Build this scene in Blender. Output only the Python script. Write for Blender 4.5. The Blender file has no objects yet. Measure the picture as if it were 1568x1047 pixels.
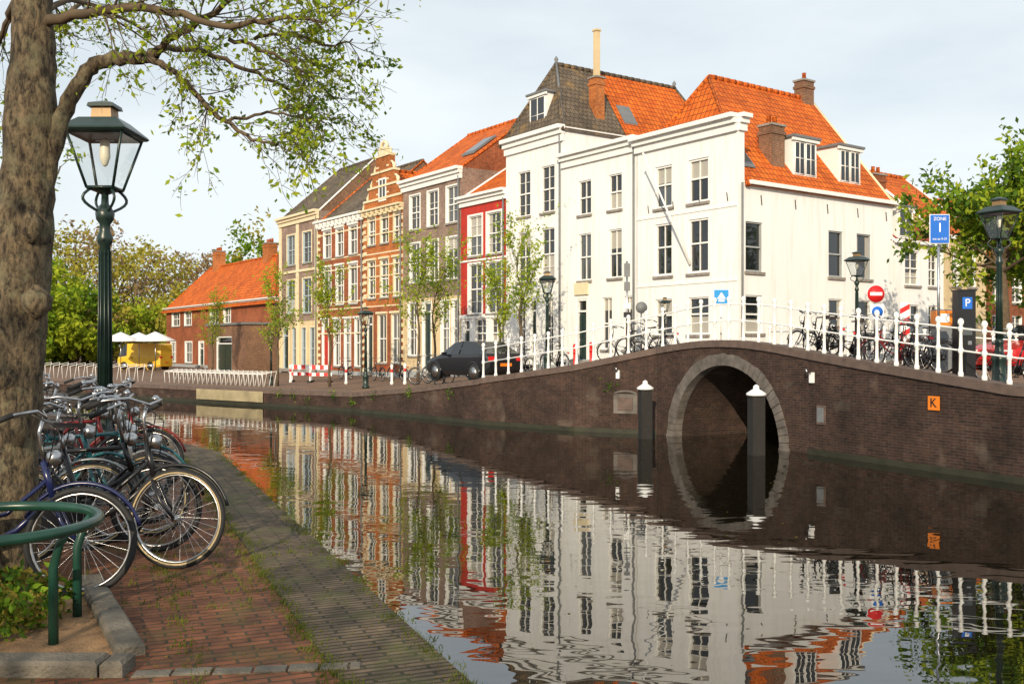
import bpy, math, random
from mathutils import Vector, Matrix
from mathutils.bvhtree import BVHTree
random.seed(7)
V=Vector; R=random.random; U=random.uniform
F=1524.4; HY=530.0; CH=1.6
def P(px,py,d): return V(((px-784)/F*d, d, CH+(HY-py)/F*d))
sc=bpy.context.scene
sc.view_settings.view_transform='Standard'; sc.view_settings.look='None'; sc.view_settings.exposure=0
# ---------------------------------------------------------------- materials
M={}
def nt(name):
    m=bpy.data.materials.new(name); m.use_nodes=True; M[name]=m
    t=m.node_tree; b=t.nodes['Principled BSDF']; return m,t,b
def add(t,typ,**k):
    n=t.nodes.new(typ)
    for a,v in k.items(): setattr(n,a,v)
    return n
def mat(name,c,rough=.6,metal=0,var=.25,ns=4,bump=0,bs=30,spec=.5,c2=None,det=6,streak=0):
    m,t,b=nt(name); L=t.links
    b.inputs['Roughness'].default_value=rough; b.inputs['Metallic'].default_value=metal
    b.inputs['Specular IOR Level'].default_value=spec
    co=add(t,'ShaderNodeTexCoord'); n=add(t,'ShaderNodeTexNoise'); n.inputs['Scale'].default_value=ns; n.inputs['Detail'].default_value=det
    L.new(co.outputs['Object'],n.inputs['Vector'])
    r=add(t,'ShaderNodeValToRGB'); L.new(n.outputs['Fac'],r.inputs['Fac'])
    r.color_ramp.elements[0].position=.3; r.color_ramp.elements[1].position=.7
    d=c2 if c2 else tuple(x*(1-var) for x in c)
    r.color_ramp.elements[0].color=(*d,1); r.color_ramp.elements[1].color=(*c,1)
    out=r.outputs['Color']
    if streak:
        mp=add(t,'ShaderNodeMapping'); mp.inputs['Scale'].default_value=(3,3,.25); L.new(co.outputs['Object'],mp.inputs[0])
        n4=add(t,'ShaderNodeTexNoise'); n4.inputs['Scale'].default_value=1.6; n4.inputs['Detail'].default_value=7; L.new(mp.outputs[0],n4.inputs['Vector'])
        r4=add(t,'ShaderNodeValToRGB'); r4.color_ramp.elements[0].position=.3; r4.color_ramp.elements[1].position=.52; s=1-streak
        r4.color_ramp.elements[0].color=(s,s*.985,s*.95,1); r4.color_ramp.elements[1].color=(1,1,1,1); L.new(n4.outputs['Fac'],r4.inputs[0])
        x=add(t,'ShaderNodeMixRGB',blend_type='MULTIPLY'); x.inputs[0].default_value=1; L.new(out,x.inputs[1]); L.new(r4.outputs[0],x.inputs[2]); out=x.outputs[0]
    L.new(out,b.inputs['Base Color'])
    if bump:
        n2=add(t,'ShaderNodeTexNoise'); n2.inputs['Scale'].default_value=bs; n2.inputs['Detail'].default_value=5
        L.new(co.outputs['Object'],n2.inputs['Vector'])
        bp=add(t,'ShaderNodeBump'); bp.inputs['Strength'].default_value=bump; bp.inputs['Distance'].default_value=.02
        L.new(n2.outputs['Fac'],bp.inputs['Height']); L.new(bp.outputs['Normal'],b.inputs['Normal'])
    return m
UVM=set()
def brick(name,c1,c2,mo,bw=.22,bh=.065,ms=.008,rough=.85,off=.5,bump=.6,stain=.45,rot=0,sscale=.6,moss=None,coord='UV',bdist=.01):
    m,t,b=nt(name); L=t.links; UVM.add(name)
    b.inputs['Roughness'].default_value=rough; b.inputs['Specular IOR Level'].default_value=.3
    co=add(t,'ShaderNodeTexCoord'); mp=add(t,'ShaderNodeMapping'); mp.inputs['Rotation'].default_value=(0,0,rot)
    L.new(co.outputs[coord],mp.inputs['Vector'])
    k=add(t,'ShaderNodeTexBrick'); k.offset=off; k.inputs['Scale'].default_value=1
    k.inputs['Brick Width'].default_value=bw; k.inputs['Row Height'].default_value=bh; k.inputs['Mortar Size'].default_value=ms
    k.inputs['Mortar Smooth'].default_value=.3
    k.inputs['Color1'].default_value=(*c1,1); k.inputs['Color2'].default_value=(*c2,1); k.inputs['Mortar'].default_value=(*mo,1)
    L.new(mp.outputs[0],k.inputs['Vector'])
    n=add(t,'ShaderNodeTexNoise'); n.inputs['Scale'].default_value=sscale; n.inputs['Detail'].default_value=8; n.inputs['Roughness'].default_value=.65
    L.new(co.outputs['Object'],n.inputs['Vector'])
    r=add(t,'ShaderNodeValToRGB'); r.color_ramp.elements[0].position=.3; r.color_ramp.elements[1].position=.65
    s=1-stain; r.color_ramp.elements[0].color=(s,s,s*.98,1); r.color_ramp.elements[1].color=(1.08,1.06,1.04,1)
    L.new(n.outputs['Fac'],r.inputs['Fac'])
    x=add(t,'ShaderNodeMixRGB',blend_type='MULTIPLY'); x.inputs[0].default_value=1
    L.new(k.outputs['Color'],x.inputs[1]); L.new(r.outputs['Color'],x.inputs[2])
    out=x.outputs[0]
    n3=add(t,'ShaderNodeTexNoise'); n3.inputs['Scale'].default_value=9; n3.inputs['Detail'].default_value=4
    L.new(co.outputs['Object'],n3.inputs['Vector'])
    r3=add(t,'ShaderNodeValToRGB'); r3.color_ramp.elements[0].position=.35;r3.color_ramp.elements[0].color=(.7,.7,.7,1); r3.color_ramp.elements[1].position=.65
    L.new(n3.outputs['Fac'],r3.inputs['Fac'])
    x3=add(t,'ShaderNodeMixRGB',blend_type='MULTIPLY'); x3.inputs[0].default_value=1
    L.new(out,x3.inputs[1]); L.new(r3.outputs['Color'],x3.inputs[2]); out=x3.outputs[0]
    if moss:
        n4=add(t,'ShaderNodeTexNoise'); n4.inputs['Scale'].default_value=moss[1]; n4.inputs['Detail'].default_value=8
        L.new(co.outputs['Object'],n4.inputs['Vector'])
        r4=add(t,'ShaderNodeValToRGB'); r4.color_ramp.elements[0].position=moss[2]; r4.color_ramp.elements[1].position=moss[2]+.15
        r4.color_ramp.elements[0].color=(0,0,0,1); r4.color_ramp.elements[1].color=(moss[3],)*3+(1,)
        L.new(n4.outputs['Fac'],r4.inputs['Fac'])
        x4=add(t,'ShaderNodeMixRGB'); x4.inputs[2].default_value=(*moss[0],1)
        L.new(r4.outputs['Color'],x4.inputs[0]); L.new(out,x4.inputs[1]); out=x4.outputs[0]
    L.new(out,b.inputs['Base Color'])
    iv=add(t,'ShaderNodeMath',operation='SUBTRACT'); iv.inputs[0].default_value=1; L.new(k.outputs['Fac'],iv.inputs[1])
    ad=add(t,'ShaderNodeMath',operation='ADD'); L.new(iv.outputs[0],ad.inputs[0]); 
    mu=add(t,'ShaderNodeMath',operation='MULTIPLY'); mu.inputs[1].default_value=.5; L.new(n3.outputs['Fac'],mu.inputs[0]); L.new(mu.outputs[0],ad.inputs[1])
    bp=add(t,'ShaderNodeBump'); bp.inputs['Strength'].default_value=bump; bp.inputs['Distance'].default_value=bdist
    L.new(ad.outputs[0],bp.inputs['Height']); L.new(bp.outputs['Normal'],b.inputs['Normal'])
    return m
mat('white_plaster',(.8,.8,.795),.75,ns=.9,bump=.2,bs=9,c2=(.75,.755,.76),streak=.1)
mat('cream_plaster',(.66,.52,.31),.75,var=.18,ns=1.5,streak=.15)
mat('white_paint',(.8,.8,.78),.45,var=.08,ns=3)
mat('cream_paint',(.74,.63,.42),.5,var=.1,ns=3)
mat('grey_paint',(.34,.36,.37),.6,var=.15)
mat('blue_grey_paint',(.42,.5,.55),.5,var=.1)
mat('red_paint',(.5,.028,.012),.6,var=.25,ns=2,streak=.2)
mat('green_black',(.012,.03,.025),.35,var=.3,ns=8)
mat('guard_green',(.012,.06,.04),.3,var=.3,ns=10)
mat('black_paint',(.012,.012,.014),.3,var=.2)
mat('car_black',(.01,.011,.014),.12,var=.1)
mat('car_red',(.45,.01,.01),.2,var=.05)
mat('van_yellow',(.7,.42,.02),.4,var=.1)
mat('rubber',(.016,.016,.017),.75,var=.4,ns=20)
mat('tyre_wall',(.5,.38,.2),.6,var=.2,ns=20)
mat('steel',(.5,.5,.51),.3,metal=1,var=.3,ns=20)
mat('brass_cap',(.3,.19,.09),.5,metal=.3)
mat('blue_sign',(.01,.13,.55),.4,var=.05)
mat('cyan_sign',(.01,.25,.6),.4,var=.05)
mat('red_sign',(.6,.012,.012),.4,var=.05)
mat('orange_sign',(.75,.2,.01),.4,var=.1)
mat('sign_white',(.8,.8,.8),.4,var=.05)
mat('leather',(.03,.018,.012),.5,var=.3)
mat('bike_blue',(.01,.015,.07),.25,var=.1)
mat('bike_teal',(.02,.12,.14),.3,var=.1)
mat('bike_red',(.2,.015,.015),.3,var=.1)
mat('bike_grey',(.3,.31,.32),.3,metal=.6,var=.1)
mat('stone',(.3,.27,.24),.85,var=.4,ns=6,bump=.5,bs=40)
mat('arch_stone',(.16,.14,.125),.85,var=.6,ns=3,bump=.5,bs=40)
mat('coping',(.13,.09,.075),.85,var=.4,ns=5,bump=.5,bs=30)
mat('concrete',(.36,.3,.18),.85,var=.4,ns=2,bump=.4)
mat('algae',(.03,.03,.014),.6,var=.5,ns=3,bump=.5)
mat('kerb_stone',(.18,.155,.12),.85,var=.6,ns=5,bump=.9,bs=50)
mat('wood_dark',(.016,.014,.013),.8,var=.4,ns=8,bump=.5)
mat('soil',(.33,.19,.09),.95,var=.55,ns=7,bump=.8,bs=60)
mat('lead',(.16,.17,.18),.6,var=.2)
mat('bulb',(.85,.8,.65),.4,var=.05)
mat('crate',(.1,.09,.05),.8)
def glassm(name,c,rough,spec=.8):
    m,t,b=nt(name); b.inputs['Base Color'].default_value=(*c,1); b.inputs['Roughness'].default_value=rough; b.inputs['Specular IOR Level'].default_value=spec
    n=add(t,'ShaderNodeTexNoise'); n.inputs['Scale'].default_value=1.3; co=add(t,'ShaderNodeTexCoord'); t.links.new(co.outputs['Object'],n.inputs['Vector'])
    bp=add(t,'ShaderNodeBump'); bp.inputs['Strength'].default_value=.12; bp.inputs['Distance'].default_value=.03
    t.links.new(n.outputs['Fac'],bp.inputs['Height']); t.links.new(bp.outputs['Normal'],b.inputs['Normal'])
glassm('glass_dark',(.012,.014,.017),.04)
glassm('glass_mid',(.06,.07,.08),.06)
glassm('curtain',(.36,.34,.3),.25,.6)
m,t,b=nt('lantern_glass'); t.nodes.remove(b)
tr=add(t,'ShaderNodeBsdfTransparent'); tr.inputs[0].default_value=(.93,.95,.95,1); gl=add(t,'ShaderNodeBsdfGlossy'); gl.inputs['Roughness'].default_value=.03
mx=add(t,'ShaderNodeMixShader'); mx.inputs[0].default_value=.12
t.links.new(tr.outputs[0],mx.inputs[1]); t.links.new(gl.outputs[0],mx.inputs[2]); t.links.new(mx.outputs[0],t.nodes['Material Output'].inputs[0])
brick('brick_red',(.42,.105,.035),(.3,.07,.025),(.34,.2,.12))
brick('brick_brown',(.28,.125,.065),(.2,.09,.05),(.3,.25,.19))
brick('brick_grey',(.37,.26,.21),(.29,.19,.16),(.4,.34,.29))
brick('brick_orange',(.62,.19,.04),(.46,.12,.028),(.45,.26,.13))
brick('brick_dark',(.085,.042,.032),(.048,.026,.022),(.095,.08,.065),bw=.21,bh=.06,stain=.7,sscale=.9,moss=((.2,.165,.13),1.1,.6,.4),bump=.8)
brick('tile_orange',(.78,.18,.018),(.6,.115,.012),(.25,.05,.012),bw=.24,bh=.3,ms=.018,off=0,bump=.9,stain=.35,sscale=.9,bdist=.04)
brick('tile_red',(.4,.075,.03),(.3,.055,.025),(.12,.03,.02),bw=.24,bh=.3,ms=.02,off=0,bump=.9,stain=.35,bdist=.04)
brick('tile_grey',(.2,.155,.11),(.13,.105,.08),(.05,.042,.035),bw=.24,bh=.26,ms=.015,off=.5,bump=.8,stain=.45,bdist=.03,moss=((.3,.18,.06),1.5,.58,.5))
an=math.atan2(-1,.41)
brick('paving',(.3,.11,.05),(.18,.068,.036),(.08,.06,.034),bw=.21,bh=.07,ms=.008,rot=-an+math.pi/2,coord='Object',stain=.55,sscale=1.6,moss=((.1,.09,.03),2.2,.54,.5),bump=.9)
brick('edge_paving',(.22,.155,.1),(.14,.1,.065),(.06,.052,.03),bw=.3,bh=.055,ms=.01,rot=-an+math.pi/2+.0,coord='Object',stain=.6,sscale=1.8,moss=((.09,.1,.028),2.6,.52,.55),bump=1)
brick('street_paving',(.28,.17,.11),(.22,.13,.09),(.13,.1,.08),bw=.21,bh=.1,ms=.01,rot=.6,coord='Object',stain=.35,sscale=.5)
def leafm(name,c,c2):
    m,t,b=nt(name); t.nodes.remove(b); L=t.links
    co=add(t,'ShaderNodeTexCoord'); n=add(t,'ShaderNodeTexNoise'); n.inputs['Scale'].default_value=1.5; n.inputs['Detail'].default_value=5; L.new(co.outputs['Object'],n.inputs['Vector'])
    r=add(t,'ShaderNodeValToRGB'); r.color_ramp.elements[0].position=.35; r.color_ramp.elements[1].position=.65
    r.color_ramp.elements[0].color=(*c2,1); r.color_ramp.elements[1].color=(*c,1); L.new(n.outputs['Fac'],r.inputs['Fac'])
    d=add(t,'ShaderNodeBsdfDiffuse'); s=add(t,'ShaderNodeBsdfTranslucent'); L.new(r.outputs[0],d.inputs[0]); L.new(r.outputs[0],s.inputs[0])
    x=add(t,'ShaderNodeMixShader'); x.inputs[0].default_value=.4; L.new(d.outputs[0],x.inputs[1]); L.new(s.outputs[0],x.inputs[2]); L.new(x.outputs[0],t.nodes['Material Output'].inputs[0])
leafm('leaf_spring',(.42,.48,.04),(.22,.3,.025)); leafm('leaf_green',(.22,.34,.03),(.09,.17,.018)); leafm('leaf_olive',(.44,.38,.06),(.24,.23,.04)); leafm('leaf_deep',(.09,.17,.025),(.04,.085,.015))
leafm('leaf_bush',(.3,.22,.05),(.12,.13,.02)); leafm('twig_mass',(.32,.22,.11),(.19,.13,.07)); leafm('moss_green',(.17,.2,.035),(.09,.11,.02))
m,t,b=nt('bark'); L=t.links; b.inputs['Roughness'].default_value=.95
co=add(t,'ShaderNodeTexCoord'); mp=add(t,'ShaderNodeMapping'); mp.inputs['Scale'].default_value=(1,1,.42); L.new(co.outputs['Object'],mp.inputs[0])
nn=add(t,'ShaderNodeTexNoise'); nn.inputs['Scale'].default_value=30; nn.inputs['Detail'].default_value=10; nn.inputs['Roughness'].default_value=.72; nn.inputs['Distortion'].default_value=.3; L.new(mp.outputs[0],nn.inputs['Vector'])
r=add(t,'ShaderNodeValToRGB'); r.color_ramp.elements[0].position=.4; r.color_ramp.elements[1].position=.6; r.color_ramp.elements[0].color=(.022,.016,.01,1); r.color_ramp.elements[1].color=(.21,.155,.09,1); L.new(nn.outputs['Fac'],r.inputs[0])
n5=add(t,'ShaderNodeTexNoise'); n5.inputs['Scale'].default_value=6; n5.inputs['Detail'].default_value=10; n5.inputs['Roughness'].default_value=.7; L.new(co.outputs['Object'],n5.inputs['Vector'])
r5=add(t,'ShaderNodeValToRGB'); r5.color_ramp.elements[0].position=.52; r5.color_ramp.elements[1].position=.6; r5.color_ramp.elements[0].color=(0,0,0,1); r5.color_ramp.elements[1].color=(.5,.5,.5,1); L.new(n5.outputs['Fac'],r5.inputs[0])
x=add(t,'ShaderNodeMixRGB'); x.inputs[2].default_value=(.24,.22,.13,1); L.new(r5.outputs[0],x.inputs[0]); L.new(r.outputs[0],x.inputs[1]); L.new(x.outputs[0],b.inputs['Base Color'])
bp=add(t,'ShaderNodeBump'); bp.inputs['Strength'].default_value=1; bp.inputs['Distance'].default_value=.04; L.new(nn.outputs['Fac'],bp.inputs['Height']); L.new(bp.outputs[0],b.inputs['Normal'])
mat('bark_thin',(.12,.085,.05),.9,var=.4,ns=10)
# water
m,t,b=nt('water'); L=t.links
b.inputs['Base Color'].default_value=(.007,.006,.003,1); b.inputs['Roughness'].default_value=.0; b.inputs['IOR'].default_value=2.0
co=add(t,'ShaderNodeTexCoord'); mp=add(t,'ShaderNodeMapping'); mp.inputs['Rotation'].default_value=(0,0,.25); mp.inputs['Scale'].default_value=(.7,1.4,1); L.new(co.outputs['Object'],mp.inputs[0])
n1=add(t,'ShaderNodeTexNoise'); n1.inputs['Scale'].default_value=1.5; n1.inputs['Detail'].default_value=2; n1.inputs['Roughness'].default_value=.45; n1.inputs['Distortion'].default_value=.2; L.new(mp.outputs[0],n1.inputs['Vector'])
bp=add(t,'ShaderNodeBump'); bp.inputs['Strength'].default_value=1; bp.inputs['Distance'].default_value=.0045; L.new(n1.outputs['Fac'],bp.inputs['Height']); L.new(bp.outputs[0],b.inputs['Normal'])
# ---------------------------------------------------------------- builder
def perp(d):
    a=V((0,0,1)) if abs(d.z)<.9 else V((1,0,0))
    x=d.cross(a).normalized(); return x, d.cross(x).normalized()
class G:
    def __init__(s,name,loc=(0,0,0),rz=0,scl=1,world=False,tilt=0):
        s.name=name; s.loc=V(loc); s.rz=rz; s.scl=scl; s.world=world; s.parts={}; s.extra=[]; s.tilt=tilt
    def pt(s,p,m):
        q=s.parts.setdefault(p,dict(v=[],f=[],mi=[],sm=[],mats=[]))
        if m not in q['mats']: q['mats'].append(m)
        return q,q['mats'].index(m)
    def mesh(s,p,m,vs,fs,sm=False):
        q,i=s.pt(p,m); o=len(q['v']); q['v'].extend(vs)
        for f in fs: q['f'].append(tuple(k+o for k in f)); q['mi'].append(i); q['sm'].append(sm)
    def face(s,p,m,pts,sm=False): s.mesh(p,m,[V(a) for a in pts],[tuple(range(len(pts)))],sm)
    def ob(s,p,m,o,a,b,c):
        o=V(o);a=V(a);b=V(b);c=V(c)
        vs=[o,o+a,o+a+b,o+b,o+c,o+a+c,o+a+b+c,o+b+c]
        s.mesh(p,m,vs,[(0,3,2,1),(4,5,6,7),(0,1,5,4),(1,2,6,5),(2,3,7,6),(3,0,4,7)])
    def box(s,p,m,c,sz,rz=0):
        c=V(c); x=V((math.cos(rz),math.sin(rz),0))*sz[0]; y=V((-math.sin(rz),math.cos(rz),0))*sz[1]; z=V((0,0,sz[2]))
        s.ob(p,m,c-x/2-y/2-z/2,x,y,z)
    def tube(s,p,m,pts,r,n=8,cap=True,closed=False,noise=0):
        pts=[V(a) for a in pts]; k=len(pts); rs=r if isinstance(r,(list,tuple)) else [r]*k
        vs=[];fs=[];prev=None
        for i,a in enumerate(pts):
            d=(pts[(i+1)%k]-pts[i-1]) if closed else (pts[min(i+1,k-1)]-pts[max(i-1,0)])
            d=d.normalized() if d.length>1e-9 else V((0,0,1))
            if prev is None: x,y=perp(d)
            else:
                x=prev-d*prev.dot(d); x=x.normalized() if x.length>1e-6 else perp(d)[0]; y=d.cross(x)
            prev=x
            for j in range(n):
                t=2*math.pi*j/n; rr=rs[i]*(1+(noise*(math.sin(3*t+i*.7)+.6*math.sin(5*t-i*1.3)) if noise else 0)); vs.append(a+(x*math.cos(t)+y*math.sin(t))*rr)
        rng=k if closed else k-1
        for i in range(rng):
            for j in range(n):
                a=i*n+j; b2=i*n+(j+1)%n; c=((i+1)%k)*n+(j+1)%n; d2=((i+1)%k)*n+j
                fs.append((a,b2,c,d2))
        if cap and not closed and n>3: fs.append(tuple(range(n))[::-1]); fs.append(tuple(range((k-1)*n,k*n)))
        s.mesh(p,m,vs,fs,True)
    def lathe(s,p,m,o,prof,n=14,sq=False,smooth=True):
        o=V(o); vs=[];fs=[]
        for r,z in prof:
            for j in range(n):
                t=2*math.pi*(j+(.5 if sq else 0))/n; vs.append(o+V((r*math.cos(t),r*math.sin(t),z)))
        for i in range(len(prof)-1):
            for j in range(n): fs.append((i*n+j,i*n+(j+1)%n,(i+1)*n+(j+1)%n,(i+1)*n+j))
        fs.append(tuple(range(n))[::-1]); k=len(prof)-1; fs.append(tuple(range(k*n,k*n+n)))
        s.mesh(p,m,vs,fs,smooth and not sq)
    def ring(s,p,m,c,ax,Rr,r,n=32,k=6,a0=0,a1=2*math.pi):
        c=V(c); ax=V(ax).normalized(); x,y=perp(ax); full=abs(a1-a0-2*math.pi)<1e-3
        N=n if full else n+1
        pts=[c+(x*math.cos(a0+(a1-a0)*i/n)+y*math.sin(a0+(a1-a0)*i/n))*Rr for i in range(N)]
        s.tube(p,m,pts,r,k,closed=full)
    def build(s):
        root=bpy.data.objects.new(s.name,None); sc.collection.objects.link(root); root.empty_display_size=.3
        s.meshes=[]
        for p,q in s.parts.items():
            me=bpy.data.meshes.new(p)
            vs=[(v-s.loc) if s.world else v for v in q['v']]
            me.from_pydata([tuple(v) for v in vs],[],q['f'])
            for mm in q['mats']: me.materials.append(M[mm])
            me.polygons.foreach_set('material_index',q['mi']); me.polygons.foreach_set('use_smooth',q['sm'])
            if any(mm in UVM for mm in q['mats']):
                uv=me.uv_layers.new(name='UVMap').data; li=0
                V3=q['v']
                for f in q['f']:
                    n=(V3[f[1]]-V3[f[0]]).cross(V3[f[2]]-V3[f[0]])
                    if n.length<1e-9: n=V((0,0,1))
                    n.normalize()
                    if n.z<-.01: n=-n
                    if abs(n.z)>.98: tx=V((1,0,0)); ty=V((0,1,0))
                    else:
                        tx=V((0,0,1)).cross(n).normalized(); ty=n.cross(tx)
                    for k in f: uv[li].uv=(V3[k].dot(tx),V3[k].dot(ty)); li+=1
            me.update(); s.meshes.append((p,me))
        s.place(root); return root
    def place(s,root):
        root.location=s.loc; root.rotation_euler=(s.tilt,0,s.rz); root.scale=(s.scl,)*3
        for p,me in s.meshes:
            o=bpy.data.objects.new(p,me); sc.collection.objects.link(o); o.parent=root
        for e in s.extra: e.parent=root
    def inst(s,loc,rz=0,scl=1,tilt=0):
        root=bpy.data.objects.new(s.name,None); sc.collection.objects.link(root)
        root.location=loc; root.rotation_euler=(tilt,0,rz); root.scale=(scl,)*3
        for p,me in s.meshes:
            o=bpy.data.objects.new(p,me); sc.collection.objects.link(o); o.parent=root
        return root
def text(g,s,size,loc,m,rz=0):
    c=bpy.data.curves.new('lettering','FONT'); c.body=s; c.size=size; c.align_x='CENTER'; c.align_y='CENTER'; c.extrude=.003; c.materials.append(M[m])
    o=bpy.data.objects.new('lettering',c); sc.collection.objects.link(o); o.location=loc; o.rotation_euler=(math.pi/2,0,rz); g.extra.append(o)
# ---------------------------------------------------------------- terrain
WL=-.9
W=[(-90,84,-.25),(-45,64,-.25),(-28,55,-.25),(-17.1,47,-.25),(-11.1,42.3,-.26),(-6.1,38.1,-.22),(-3.4,34.9,.1),(-1.02,31.9,.5),(1.85,29.3,.98),(4.1,28.2,1.48),(6.9,23.2,1.4),(7.6,21.6,1.2),(9.15,18.2,.8),(12,13,.65),(16,6,.5),(24,-6,.4),(40,-30,.4)]
BK=[(-160,170,-.25),(-75,125,-.25),(-45,108,-.25),(-31.6,91,-.2),(-15.96,68.7,-.2),(-5.96,54.4,-.1),(-2.5,49.4,.1),(.18,45.6,.3),(4.87,38.9,.8),(7.2,35.5,1.0),(10.5,36.55,1.02),(15.45,40.2,1.0),(24,46.5,.9),(45,50,.7),(65,35,.5),(75,0,.4),(90,-30,.4)]
SEG=9
Wa=[V(a) for a in W]; Ba=[V(a) for a in BK]
UA=(Wa[10]-Wa[9]); UA.z=0; LA=UA.length; UA.normalize(); NA=V((UA.y,-UA.x,0)); 
if NA.y>0: NA=-NA
def ztop(x):
    f=x/LA; return 1.48+(1.4-1.48)*f+.24*math.sin(math.pi*f)
Wn=[];Bn=[]
for i in range(len(Wa)):
    Wn.append(Wa[i]);Bn.append(Ba[i])
    if i==SEG:
        for k in range(1,12):
            f=k/12; p=Wa[9].lerp(Wa[10],f); p.z=ztop(f*LA); Wn.append(p); Bn.append(Ba[9].lerp(Ba[10],f))
g=G('street',world=True)
vs=[];fs=[];n=len(Wn)
for i in range(n):
    w,b=Wn[i],Bn[i]
    vs+= [w, w.lerp(b,.25), w.lerp(b,.5), w.lerp(b,.75), b, V((b.x*5+ (b.x-w.x)*3, b.y*3+(b.y-w.y)*8, b.z))]
for i in range(n-1):
    for j in range(5): a=i*6+j; fs.append((a,a+1,a+7,a+6))
g.mesh('surface','street_paving',vs,fs); g.build()
bvh=BVHTree.FromPolygons([tuple(v) for v in vs],fs)
def SZ(x,y):
    h=bvh.ray_cast(V((x,y,50)),V((0,0,-1)))[0]
    return h.z if h else 0
g=G('canal_water',(0,0,WL)); s=600
g.mesh('surface','water',[V((-s,-s,0)),V((s,-s,0)),V((s,s,0)),V((-s,s,0))],[(0,1,2,3)]); g.build()
def wallnormal(a,b):
    d=(b-a); d.z=0; d.normalize(); nn=V((d.y,-d.x,0))
    return d,(nn if nn.dot(V((-1,-.7,0)))>0 else -nn)
g=G('quay_wall',world=True)
for i in range(len(Wa)-1):
    if i==SEG: continue
    a,b=Wa[i],Wa[i+1]
    g.face('brickwork','brick_dark',[(a.x,a.y,-2),(b.x,b.y,-2),b,a])
def strip(g,part,m,pl,out,inn,zt,zb,absz=False):
    k=len(pl); vs=[];fs=[]
    for i,p in enumerate(pl):
        d,nn=wallnormal(pl[max(i-1,0)],pl[min(i+1,k-1)])
        p=V((p.x,p.y,0)) if absz else p
        vs+=[p+nn*out+V((0,0,zb)),p+nn*out+V((0,0,zt)),p-nn*inn+V((0,0,zt)),p-nn*inn+V((0,0,zb))]
    for i in range(k-1):
        for j in range(4): a=i*4+j; b=i*4+(j+1)%4; fs.append((a,b,b+4,a+4))
    g.mesh(part,m,vs,fs)
strip(g,'algae_line','algae',Wa[:10],.015,.1,WL+.13,-1.5,True)
strip(g,'algae_line','algae',Wa[10:],.015,.1,WL+.13,-1.5,True)
g.build()
g=G('quay_coping',world=True)
strip(g,'coping_left','coping',Wn[:8],.05,.35,.05,-.12)
strip(g,'coping_band','coping',Wn[7:],.06,.35,.08,-.1)
strip(g,'landing_beam','concrete',[V((-14,44.7,0)),V((-11.6,42.8,0)),V((-10.3,41.8,0))],.2,.2,-.3,-.75,True)
g.build()
g=G('arch_bridge',world=True)
A0=V((Wa[9].x,Wa[9].y,0)); cx=LA/2-.05; Ri=2.02;Ro=2.31
def AP(x,z,o=0): return A0+UA*x+NA*o+V((0,0,z))
N=40
g.face('spandrel','brick_dark',[AP(0,-2),AP(cx-Ri,-2),AP(cx-Ri,ztop(cx-Ri)),AP(0,1.48)])
g.face('spandrel','brick_dark',[AP(cx+Ri,-2),AP(LA,-2),AP(LA,1.4),AP(cx+Ri,ztop(cx+Ri))])
for i in range(N):
    t0=math.pi*(1-i/N);t1=math.pi*(1-(i+1)/N)
    x0,x1=cx+Ri*math.cos(t0),cx+Ri*math.cos(t1); z0,z1=WL+Ri*math.sin(t0),WL+Ri*math.sin(t1)
    g.face('spandrel','brick_dark',[AP(x0,z0),AP(x1,z1),AP(x1,ztop(x1)),AP(x0,ztop(x0))])
    g.face('vault','brick_dark',[AP(x0,z0),AP(x1,z1),AP(x1,z1,-11),AP(x0,z0,-11)])
for sx in(-1,1): g.face('vault','brick_dark',[AP(cx+sx*Ri,-2),AP(cx+sx*Ri,WL),AP(cx+sx*Ri,WL,-11),AP(cx+sx*Ri,-2,-11)])
NV=37
for i in range(NV):
    t0=math.pi*(i+.04)/NV;t1=math.pi*(i+.96)/NV; q=[]; ro=Ro+U(-.02,.02); of=.03+U(-.008,.008)
    for o in(of,-.25):
        for r_,t_ in((Ri-.012,t0),(ro,t0),(ro,t1),(Ri-.012,t1)): q.append(AP(cx+r_*math.cos(t_),WL+r_*math.sin(t_),o))
    g.mesh('voussoirs','arch_stone',q,[(0,1,2,3),(7,6,5,4),(0,4,5,1),(1,5,6,2),(2,6,7,3),(3,7,4,0)])
for sx in(-1,1): g.ob('footing','arch_stone',AP(cx+sx*(Ri+.15)-.16,-1.6,-.2),UA*.32,NA*.25,V((0,0,.76)))
g.build()
def wallpt(px):
    for i in range(len(Wn)-1):
        a,b=Wn[i],Wn[i+1]; fa=a.x/a.y*F+784; fb=b.x/b.y*F+784
        if a.y>2 and b.y>2 and min(fa,fb)<=px<=max(fa,fb):
            k=(px-784)/F; t=(k*a.y-a.x)/((b.x-a.x)-k*(b.y-a.y)); p=a.lerp(b,t); d=(b-a); d.z=0; d.normalize(); nn=V((d.y,-d.x,0))
            if nn.y>0: nn=-nn
            return p,d,nn
def zpx(y,d): return CH+(HY-y)/F*d
p,d,nn=wallpt(1432); z=zpx(617,p.y)
g=G('k_marker_sign',(p.x,p.y,z)); g.ob('plate','orange_sign',nn*.03-d*.14-V((0,0,.14)),d*.28,nn*.02,V((0,0,.28)))
text(g,'K',.26,nn*.056,'black_paint',math.atan2(d.y,d.x) if d.x>0 else math.atan2(-d.y,-d.x)); g.build()
p,d,nn=wallpt(958); z=zpx(617,p.y)
g=G('stone_plaque',(p.x,p.y,z)); g.ob('slab','arch_stone',nn*-.02-d*.36-V((0,0,.3)),d*.72,nn*.05,V((0,0,.56)))
g.tube('arch','arch_stone',[nn*.02+d*.34*math.cos(t/8*math.pi)+V((0,0,.24+.1*math.sin(t/8*math.pi))) for t in range(9)],.035)
g.ob('relief','coping',nn*.03-d*.22-V((0,0,.2)),d*.44,nn*.03,V((0,0,.36))); g.build()
p,d,nn=wallpt(1258); z=zpx(635,p.y)
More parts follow.
